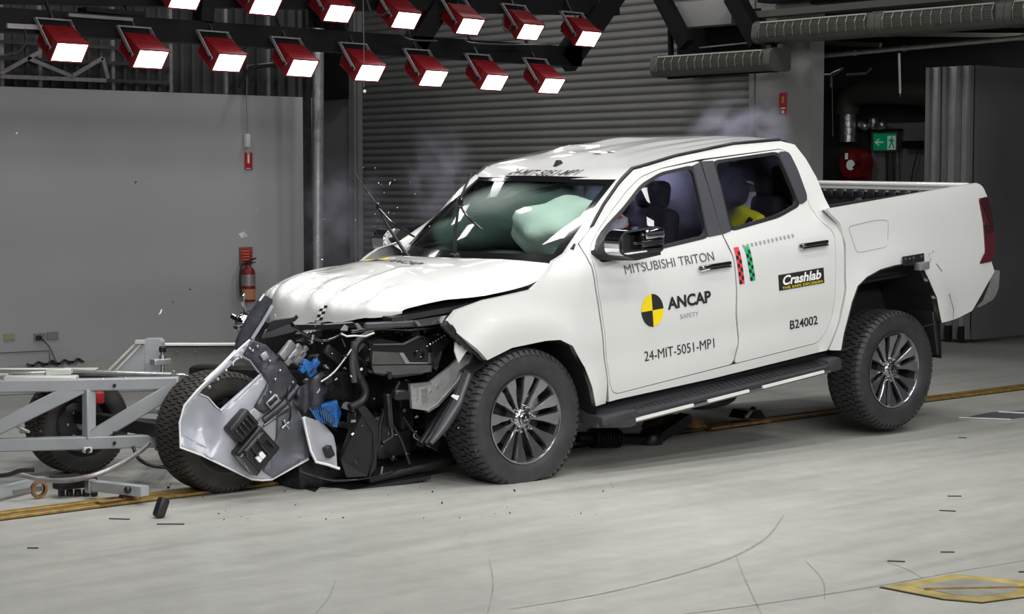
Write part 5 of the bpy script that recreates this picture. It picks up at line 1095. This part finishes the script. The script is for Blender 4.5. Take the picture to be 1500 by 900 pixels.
# ---------------------------------------------------------------- rails in the floor, hatch, drain
tr_ = thing('floor_track', 'worn yellow towing rails set in the concrete floor', 'track', (9, 8.42, 0))
addw(tr_, MB().box((9, 8.45, .001), (26, .215, .006)), 'slot', 'slot')
addw(tr_, MB().rbox((9, 8.385, .008), (26, .060, .018), .004), 'rail', 'brass'); addw(tr_, MB().rbox((9, 8.495, .008), (26, .055, .018), .004), 'rail', 'brass')
ht = thing('floor_hatch', 'yellow-edged diamond floor hatch at lower right of the concrete floor', 'hatch', onZ(1410, 862))
hp = [onZ(1288, 862), onZ(1397, 843), onZ(1530, 856), onZ(1530, 873), onZ(1438, 885), onZ(1380, 880)]
def zoff(L, z): return [(p[0], p[1], z) for p in L]
M['hatchy'] = mat('worn_yellow_paint', (.42, .34, .12), .5, noise=(7, .45), bump=(30, .2)); M['hatchg'] = mat('hatch_plate', (.30, .30, .27), .4, noise=(6, .3))
addw(ht, MB().prism(zoff(hp, .0), (0, 0, .004)), 'frame', 'slot'); c_ = np.mean(hp, 0)
addw(ht, MB().prism([tuple(c_+(np.array(p)-c_)*.965+np.array([0, 0, .002])) for p in hp], (0, 0, .005)), 'painted_rim', 'hatchy'); addw(ht, MB().prism([tuple(c_+(np.array(p)-c_)*.62+np.array([0, 0, .006])) for p in hp], (0, 0, .004)), 'cover_plate', 'hatchg')
addw(ht, MB().bar(np.array(onZ(1355, 867))+np.array([0, 0, .008]), np.array(onZ(1530, 864))+np.array([0, 0, .008]), .03, .008), 'centre_strip', 'brass')
dr = thing('floor_drain', 'dark floor pit cover with two white edges at right', 'drain', onZ(1470, 608))
addw(dr, MB().prism(zoff([onZ(1412, 613), onZ(1450, 605), onZ(1530, 601), onZ(1530, 608), onZ(1470, 616)], 0), (0, 0, .004)), 'pit_cover', 'inkg')
addw(dr, MB().bar(zoff([onZ(1405, 613)], .006)[0], zoff([onZ(1481, 616)], .006)[0], .03, .004), 'edge_strip', 'vwhite'); addw(dr, MB().bar(zoff([onZ(1463, 604.5)], .006)[0], zoff([onZ(1530, 608)], .006)[0], .03, .004), 'edge_strip', 'vwhite')
# ---------------------------------------------------------------- tow gear under the truck
tw_ = thing('towing_skid', 'rusty steel towing skid riding on floor rail under truck', 'tow skid', (8.45, 8.3, 0))
def PY(a, b, y=8.3): return onY(a, b, y)
addw(tw_, MB().prism([PY(975, 632, 8.2), PY(983, 614, 8.2), PY(1005, 609, 8.2), PY(1026, 612, 8.2), PY(1036, 626, 8.2), PY(1015, 628, 8.2), PY(1003, 618, 8.2), PY(988, 632, 8.2)], (0, .22, 0)), 'skid_plate', 'rust')
addw(tw_, MB().bar(PY(945, 652, 8.15), PY(1005, 612, 8.15), .09, .06), 'tow_arm', 'engine'); addw(tw_, MB().tube([PY(845, 641, 8.15), PY(950, 644, 8.15)], .035, 10), 'shaft', 'engine', 60)
for k in range(9): addw(tw_, MB().lathe([(.035, -.012), (.062, -.006), (.062, .006), (.035, .012)], 12, PY(868+k*4.4, 642, 8.15), 'X'), 'bellows_ring', 'black', 40)
addw(tw_, MB().sphere(PY(952, 645, 8.15), .085, 14, 8), 'joint', 'engine', 60); addw(tw_, MB().bar(PY(1038, 628, 8.3), PY(1125, 616, 8.3), .05, .018), 'drag_bar', 'rust')
sh = thing('rail_shuttle', 'small dark shuttle block on the yellow rail behind the skid', 'shuttle', PY(1105, 612))
addw(sh, MB().prism([PY(1090, 614), PY(1096, 602), PY(1115, 601), PY(1122, 613)], (0, .14, 0)), 'block', 'engine'); addw(sh, MB().bar(PY(1092, 612, 8.28), PY(1100, 602, 8.28), .02, .02), 'clip', 'bracket'); addw(sh, MB().sphere(PY(1103, 601), .025, 8, 6), 'cap', 'dmetal', 60)
# ---------------------------------------------------------------- barrier trolley
tro = thing('barrier_trolley', 'pale grey welded steel trolley frame on dark tyres at left', 'trolley', at(130, 600, 10.3))
def tb(a, b, w_, h_, m_='frame', nm='frame_tube', D=10.0, r=.006, up=(0, 0, 1)): return addw(tro, MB().bar(at(*a, D), at(*b, D), w_, h_, up, r), nm, m_, 40)
tb((-40, 567), (262, 561), .065, .064); tb((-40, 653.5), (240, 645.5), .065, .068); tb((130.5, 570), (130.5, 645), .06, .055, up=(1, 0, 0))
tb((-24, 637), (122, 565), .058, .078); tb((134, 642), (258, 568), .06, .08); tb((-10, 607), (44, 634), .02, .018, 'castal', 'stay')
tb((-40, 574), (250, 566), .065, .05, D=10.9); tb((30, 631), (240, 624), .06, .03, D=10.9); tb((106, 572), (106, 640), .06, .05, D=10.9, up=(1, 0, 0)); tb((140, 600), (240, 602), .05, .03, D=10.7); tb((140, 616), (240, 622), .05, .05, 'dmetal', D=10.7); tb((160, 575), (160, 602), .08, .09, D=10.7, up=(1, 0, 0))
for a, b in ((60, 78), (235, 255)):
    addw(tro, MB().bar(at(a, 567, 10.0), at(b, 562, 11.0), .06, .06), 'cross_tube', 'frame'); addw(tro, MB().bar(at(a, 652, 10.0), at(b, 640, 11.0), .06, .06), 'cross_tube', 'frame')
for p in ((168, 564), (168, 648)): addw(tro, MB().lathe([(.011, -.012), (.001, -.012)], 12, (np.array(at(*p, 10.0))-fwdh*.034)), 'bolt_hole', 'seam')
for p in ((184, 556), (151, 557), (59, 633), (168, 634)): addw(tro, MB().sphere(at(*p, 9.98), .012, 8, 6), 'bolt', 'seam' if p[1] > 600 else 'steel', 60)
tb((-40, 541), (88, 541), .04, .010, 'frame2', 'guide_rail', D=10.2); tb((-40, 549), (66, 549), .04, .018, 'frame2', 'guide_rail', D=10.2); tb((8, 554.5), (113, 554.5), .10, .028, 'frame2', 'mounting_plate', D=10.05); tb((68, 546), (105, 544), .06, .035, 'frame2', 'slide_block', D=10.1); tb((13, 548), (70, 545), .05, .012, 'castal', 'slide_rod', D=10.1)
tb((105, 544.5), (252, 549), .05, .022, 'castal', 'guide_rail', D=10.3); tb((105, 551), (252, 554), .04, .012, 'dmetal', 'guide_rail', D=10.25); tb((251, 550.5), (274, 550.5), .06, .026, 'steel', 'rail_end', D=10.25); tb((272, 550.5), (284, 552), .02, .008, 'vwhite', 'rail_tip', D=10.25)
tb((92, 541), (142, 541), .10, .008, 'frame2', 'cover_strip', D=10.6)
# upright load bracket
D3 = 10.9; addw(tro, MB().prism([at(*p, D3) for p in ((205, 545), (205, 500), (212, 497), (233, 497), (237, 502), (237, 545))], fwdh*.10), 'load_bracket', 'frame', 30)
addw(tro, MB().prism([at(*p, D3-.05) for p in ((166, 545), (205, 504), (211, 504), (211, 545))], fwdh*.02), 'gusset', 'frame'); 
for a, b in (((158, 544), (198, 504)), ((168, 545), (206, 505))): addw(tro, MB().bar(at(*a, D3-.06), at(*b, D3-.06), .012, .012), 'gusset_flange', 'frame2')
addw(tro, MB().bar(at(199, 501, D3-.06), at(212, 501, D3-.06), .05, .02), 'gusset_flange', 'frame2')
addw(tro, MB().rbox(at(235, 530, D3-.1), (.11, .06, .035), .006), 'clamp', 'castal'); addw(tro, MB().tube([at(238, 508, D3-.1), at(238, 545, D3-.1)], .012, 10), 'clamp_bolt', 'steel', 60); addw(tro, MB().rbox(at(238, 512, D3-.1), (.035, .035, .035), .008), 'bolt_nut', 'dmetal'); addw(tro, MB().lathe([(.022, 0), (.02, .02), (.001, .022)], 14, at(238, 526, D3-.1), 'Z'), 'bolt_head', 'steel', 50)
bpz = addw(tro, MB().prism([at(*p, 11.2) for p in ((238, 562), (238, 506), (420, 506), (420, 562))], fwdh*.05), 'barrier_plate', 'grey'); bpz.data.materials[0] = mat('barrier_plate_paint', (.20, .20, .185), .5, noise=(3, .15))
addw(tro, MB().bar(at(238, 504.5, 11.18), at(420, 504.5, 11.18), .08, .010), 'plate_edge', 'vwhite')
for p in ((260, 516), (287, 516), (300, 538), (255, 545)): addw(tro, MB().lathe([(.008, 0), (.001, -.006)], 8, at(*p, 11.17)), 'rivet', 'steel')
addw(tro, MB().rbox(at(144, 583, 10.45), (.055, .05, .07), .01), 'red_box', 'redsign', label='small bright red box inside frame')
for p, L_ in (((5.35, 8.42), 'near'), ((5.10, 9.48), 'far')):
    w_ = wheel_bm(); w_.v = [(a*.825, b*.92, c*.825) for a, b, c in w_.v]; w_ = w_.build('wheel', 'rubber2', tro, 35); w_.location = Vector((p[0], p[1], .318 if L_ == 'near' else .277))-Vector(tro.location)
    w_.scale = (1, 1, 1) if L_ == 'near' else (.87, .87, .87)
    MB().lathe([(.203, -.10), (.205, -.108), (.197, -.108), (.188, -.095), (.180, -.03), (.14, -.01), (.10, -.025), (.06, -.03), (.001, -.03)], 40).build('rim', 'dmetal', w_, 40)
    MB().lathe([(.001, .02), (.19, .02)], 24).build('backing_plate', 'seam', w_)
    MB().lathe([(.04, -.03), (.038, -.07), (.001, -.075)], 20).build('hub', 'steel', w_, 40)
    for k in range(6): MB().lathe([(.010, -.012), (.010, -.04), (.001, -.042)], 8, (.085*math.cos(k*1.047), 0, .085*math.sin(k*1.047))).build('wheel_nut', 'steel', w_)
    for k in range(8): MB().rbox((.15*math.cos(k*.785), -.02, .15*math.sin(k*.785)), (.03, .01, .03), .006).build('rim_slot', 'seam', w_)
addw(tro, MB().bar((5.15, 8.46, .318), (5.1, 9.46, .318), .07, .07), 'axle', 'dmetal')
tb((128, 664), (128, 655), .03, .05, 'frame2', 'target_plate', D=9.95, up=(1, 0, 0)); tb((125, 663), (132, 658), .01, .02, 'seam', 'target_mark', D=9.93)
# floor dolly with caster, clamps, cables
dl = thing('floor_dolly', 'low grey steel dolly bar with clamp gripping the rail at left', 'dolly', onZ(130, 725))
def PZ(a, b, z=.05): return onZ(a, b, z)
addw(dl, MB().bar(PZ(132, 711, .07), PZ(212, 720, .07), .06, .05), 'bar', 'frame'); addw(dl, MB().bar(PZ(-30, 728, .05), PZ(62, 704, .05), .04, .045), 'bar', 'frame'); addw(dl, MB().rbox(PZ(133, 712, .07), (.05, .05, .07), .006), 'bar_end', 'steel')
addw(dl, MB().rbox(PZ(110, 708, .07), (.22, .09, .05), .01), 'carriage', 'engine'); addw(dl, MB().rbox(PZ(100, 700, .10), (.16, .12, .02), .004), 'carriage_top', 'dmetal')
addw(dl, MB().lathe([(.030, -.012), (.045, -.012), (.048, 0), (.045, .012), (.030, .012)], 20, PZ(57, 717, .05)), 'castor', 'rust', 50); addw(dl, MB().bar(PZ(20, 722, .05), PZ(60, 716, .05), .02, .02), 'castor_fork', 'steel')
addw(dl, MB().prism([PZ(178, 738, .0), PZ(184, 722, .05), PZ(186, 716, .08), PZ(202, 714, .08), PZ(208, 720, .05), PZ(207, 734, .0), PZ(200, 737, .0), PZ(192, 726, .03)], (0, .05, 0)), 'clamp', 'rust'); addw(dl, MB().prism([PZ(140, 743, .0), PZ(150, 737, .03), PZ(182, 732, .03), PZ(186, 738, .0)], (0, .05, 0)), 'clamp_foot', 'rust'); addw(dl, MB().sphere(PZ(187, 718, .08), .02, 8, 6), 'clamp_knob', 'dmetal', 60)
for k in range(5): addw(dl, MB().rbox(PZ(90+k*12, 722, .02), (.03, .03, .035), .006), 'roller', 'dmetal')
tag(MB().tube(cr([at(-10, 697, 9.6), at(20, 694, 9.6), at(60, 703, 9.55), at(100, 704, 9.5), at(140, 696, 9.5), at(175, 681, 9.6), at(205, 662, 9.8), at(218, 650, 9.9)], 6), .013, 8).build('tow_cable', 'bracket', None, 60), 'thick grey cable sagging from trolley frame to the dolly', 'cable')
tag(MB().tube(cr([at(195, 655, 9.9), at(203, 672, 9.85), at(220, 682, 9.8), at(243, 685, 9.8)], 6), .010, 8).build('brake_hose', 'black', None, 60), 'short black hose between trolley frame and its near tyre', 'hose')
tag(MB().tube(cr([at(-10, 698, 9.4), at(12, 696, 9.4), at(30, 690, 9.4), at(50, 689, 9.4)], 4), .012, 6).build('shackle_chain', 'dmetal', None, 60), 'dark shackle and chain end at left edge of picture', 'chain')
bl_ = MB().rbox(onZ(236, 744, .05), (.055, .05, .10), .015, Matrix.Rotation(.4, 3, 'Y')); pass
tag(bl_.build('black_fragment', 'black', None, 40), 'black plastic fragment standing by the yellow rail near trolley tyre', 'debris')
# flying and fallen debris
def shard(mb, c, s, rn):
    c = Vector([float(q) for q in c]); P_ = [c+Vector((rn.uniform(-1, 1), rn.uniform(-.4, .4), rn.uniform(-1, 1)))*s for _ in range(4)]
    return mb.add(P_, [(0, 1, 2), (0, 2, 3), (0, 3, 1), (1, 3, 2)])
rn = random.Random(21)
for (a, b, s, m_, lab) in ((357, 346, .045, 'grey', 'dark grey scrap flying above the round orange sign'), (234, 457, .020, 'vwhite', 'bright white scrap flying before left wall above grey plate'), (25, 196, .012, 'vwhite', 'tiny white scrap flying at upper left of left wall'), (199, 268, .014, 'ink', 'tiny dark scrap flying before left wall'), (377, 309, .012, 'vwhite', 'tiny white scrap right below the red wall sign'), (278, 424, .012, 'ink', 'small black scrap flying left of the extinguisher'), (253, 442, .012, 'ink', 'small black scrap left of the extinguisher foot'), (570, 270, .014, 'vwhite', 'pale glass shard flying above the left wiper tip'), (471, 379, .010, 'vwhite', 'tiny pale scrap in front of steel pole')):
    tag(shard(MB(), at(a, b, 10.6), s, rn).build('flying_fragment', m_, None), lab, 'debris')
for i in range(70):
    if i < 45: a = rn.gauss(560, 45); b = rn.uniform(220, 380)
    else: a = rn.uniform(470, 700); b = rn.uniform(200, 700)
    tag(shard(MB(), at(a, b, rn.uniform(9.0, 10.0) if b > 400 else rn.uniform(10.5, 12)), rn.uniform(.002, .006), rn).build('glass_shard', 'vwhite', None), 'tiny pale shard flying around the crashed nose and wipers', 'debris', 'tiny pale shards in the air')
for i in range(55):
    a = rn.uniform(240, 900); b = rn.uniform(712, 765)+abs(a-500)*-.02; p = onZ(a, b, .004)
    tag(shard(MB(), p, rn.uniform(.004, .012), rn).build('floor_crumb', rn.choice(['ink', 'ink', 'ink', 'inkl']), None), 'small crumb of broken plastic lying on floor in front of truck', 'debris', 'plastic crumbs on the floor before the truck')
for i, (a, b, L) in enumerate(((1378, 809, 20), (1376, 748, 24), (1388, 727, 20), (1404, 641, 12), (1492, 838, 18), (160, 760, 30), (40, 803, 16), (1300, 822, 26), (230, 768, 40))):
    p = onZ(a, b, .003); q = onZ(a+L, b+(1 if i % 2 else 0), .003)
    tag(MB().bar(p, q, .010, .003).build('floor_scrap', 'ink', None), ('short black sliver above the floor hatch', 'black sliver on floor right of centre', 'black sliver on floor just below rail area', 'small dark scrap under the rear tyre side', 'dark scrap at right edge by hatch', 'thin wire scrap in front of dolly', 'dark scrap on floor at lower left', 'grey sliver left of hatch', 'long thin wire on floor before the near trolley tyre')[i], 'debris')
M['scuff'] = mat('rubber_scuff', (.30, .30, .28), .5, noise=(20, .3))
for i, (L, wd) in enumerate((([(716, 818), (722, 850), (719, 880), (712, 905)], .007), ([(745, 893), (900, 866), (1050, 825), (1120, 790), (1148, 755)], .016), ([(1078, 815), (1092, 850), (1118, 905)], .007), ([(960, 905), (1110, 886), (1290, 858), (1400, 838), (1510, 820)], .014), ([(462, 900), (482, 875), (492, 850)], .008), ([(1295, 822), (1330, 835), (1352, 848)], .006), ([(1180, 822), (1205, 850), (1208, 880)], .006))):
    P_ = cr([np.array(onZ(a, b, .0012)) for a, b in L], 6); mb = MB()
    for j, p in enumerate(P_):
        d = P_[min(j+1, len(P_)-1)]-P_[max(j-1, 0)]; nn = np.array([-d[1], d[0], 0]); nn = nn/max(1e-6, np.linalg.norm(nn))*wd/2*(.35+.65*math.sin(math.pi*(j+.5)/len(P_))); mb.v += [tuple(p-nn), tuple(p+nn)]
    mb.f = [(2*j, 2*j+1, 2*j+3, 2*j+2) for j in range(len(P_)-1)]
    tag(mb.build('tyre_scuff', 'scuff', None), ('thin vertical-looking crack line at bottom centre of floor', 'long faint curved scuff sweeping up right of centre', 'thin crack line left of the long dark floor line', 'long straight dark line running to the floor hatch', 'short faint scuff at bottom left of centre', 'short crack above the floor hatch', 'short crack crossing the long dark line')[i], 'floor mark')
# ---------------------------------------------------------------- smoke
def smoke(name, c, r, dens_, label, seed=0, col=(.70, .70, .88), lo=.42, hi=.72):
    m = bpy.data.materials.new('smoke_'+str(seed)); m.use_nodes = True; nt = m.node_tree; nt.nodes.remove(nt.nodes['Principled BSDF']); L = nt.links
    tc = nt.nodes.new('ShaderNodeTexCoord'); n = nt.nodes.new('ShaderNodeTexNoise'); n.inputs['Scale'].default_value = 2.2; n.inputs['Detail'].default_value = 4; n.inputs['Distortion'].default_value = .4
    mp = nt.nodes.new('ShaderNodeMapping'); mp.inputs['Location'].default_value = (seed*3.1, seed, 0); L.new(tc.outputs['Object'], mp.inputs[0]); L.new(mp.outputs[0], n.inputs['Vector'])
    ln = nt.nodes.new('ShaderNodeVectorMath'); ln.operation = 'LENGTH'; L.new(tc.outputs['Object'], ln.inputs[0])
    a = nt.nodes.new('ShaderNodeMapRange'); a.inputs['From Min'].default_value = 1; a.inputs['From Max'].default_value = .25; a.inputs['To Min'].default_value = 0; a.inputs['To Max'].default_value = 1; a.interpolation_type = 'SMOOTHSTEP'; L.new(ln.outputs['Value'], a.inputs['Value'])
    b = nt.nodes.new('ShaderNodeMapRange'); b.inputs['From Min'].default_value = lo; b.inputs['From Max'].default_value = hi; b.interpolation_type = 'SMOOTHSTEP'; L.new(n.outputs['Fac'], b.inputs['Value'])
    k = nt.nodes.new('ShaderNodeMath'); k.operation = 'MULTIPLY'; L.new(a.outputs[0], k.inputs[0]); L.new(b.outputs[0], k.inputs[1])
    k2 = nt.nodes.new('ShaderNodeMath'); k2.operation = 'MULTIPLY'; k2.inputs[1].default_value = dens_; L.new(k.outputs[0], k2.inputs[0])
    v = nt.nodes.new('ShaderNodeVolumePrincipled'); v.inputs['Color'].default_value = (*col, 1); L.new(k2.outputs[0], v.inputs['Density']); v.inputs['Anisotropy'].default_value = .2
    L.new(v.outputs[0], nt.nodes['Material Output'].inputs['Volume'])
    o = MB().sphere((0, 0, 0), 1, 20, 12).build(name, m, None); o.location = [float(q) for q in c]; o.scale = r; tag(o, label, 'smoke'); return o
smoke('smoke_puff', at(500, 320, 13.2), (.42, .5, .52), 1.9, 'bluish smoke drifting left of the windscreen before the pole', 1)
smoke('smoke_puff', at(640, 275, 12.6), (.30, .35, .50), 2.2, 'faint bluish smoke rising behind the raised wipers', 2)
smoke('smoke_puff', at(1085, 195, 12.9), (.40, .45, .30), 6.0, 'bluish smoke rising behind the cab roof by grey pillar', 3)
smoke('smoke_puff', tworld((2.80, .25, 1.03)), (.27, .40, .36), 11.0, 'bluish smoke puff between cab and cargo bed', 4)
smoke('smoke_puff', tworld((1.45, -.30, 1.0)), (.40, .34, .30), 32.0, 'smoke filling the cabin behind front side window', 5, lo=.38, hi=.66)
smoke('smoke_puff', tworld((2.02, -.30, 1.06)), (.36, .38, .28), 22.0, 'thin smoke filling the rear cabin', 6, lo=.30, hi=.66)
smoke('smoke_puff', tworld((.90, .10, .98)), (.38, .60, .23), 34.0, 'pale dust haze with an added teal veil behind the windscreen left of airbag', 7, (.75, .92, .86), .15, .5)  # teal volume colour stands in for the veil reflected in the glass
smoke('smoke_puff', tworld((.70, .34, .90)), (.26, .36, .13), 40.0, 'low dust haze with an added teal veil over the dashboard at the far side of windscreen', 8, (.75, .92, .86), .15, .5)  # second teal volume added where the lower windscreen stayed dark
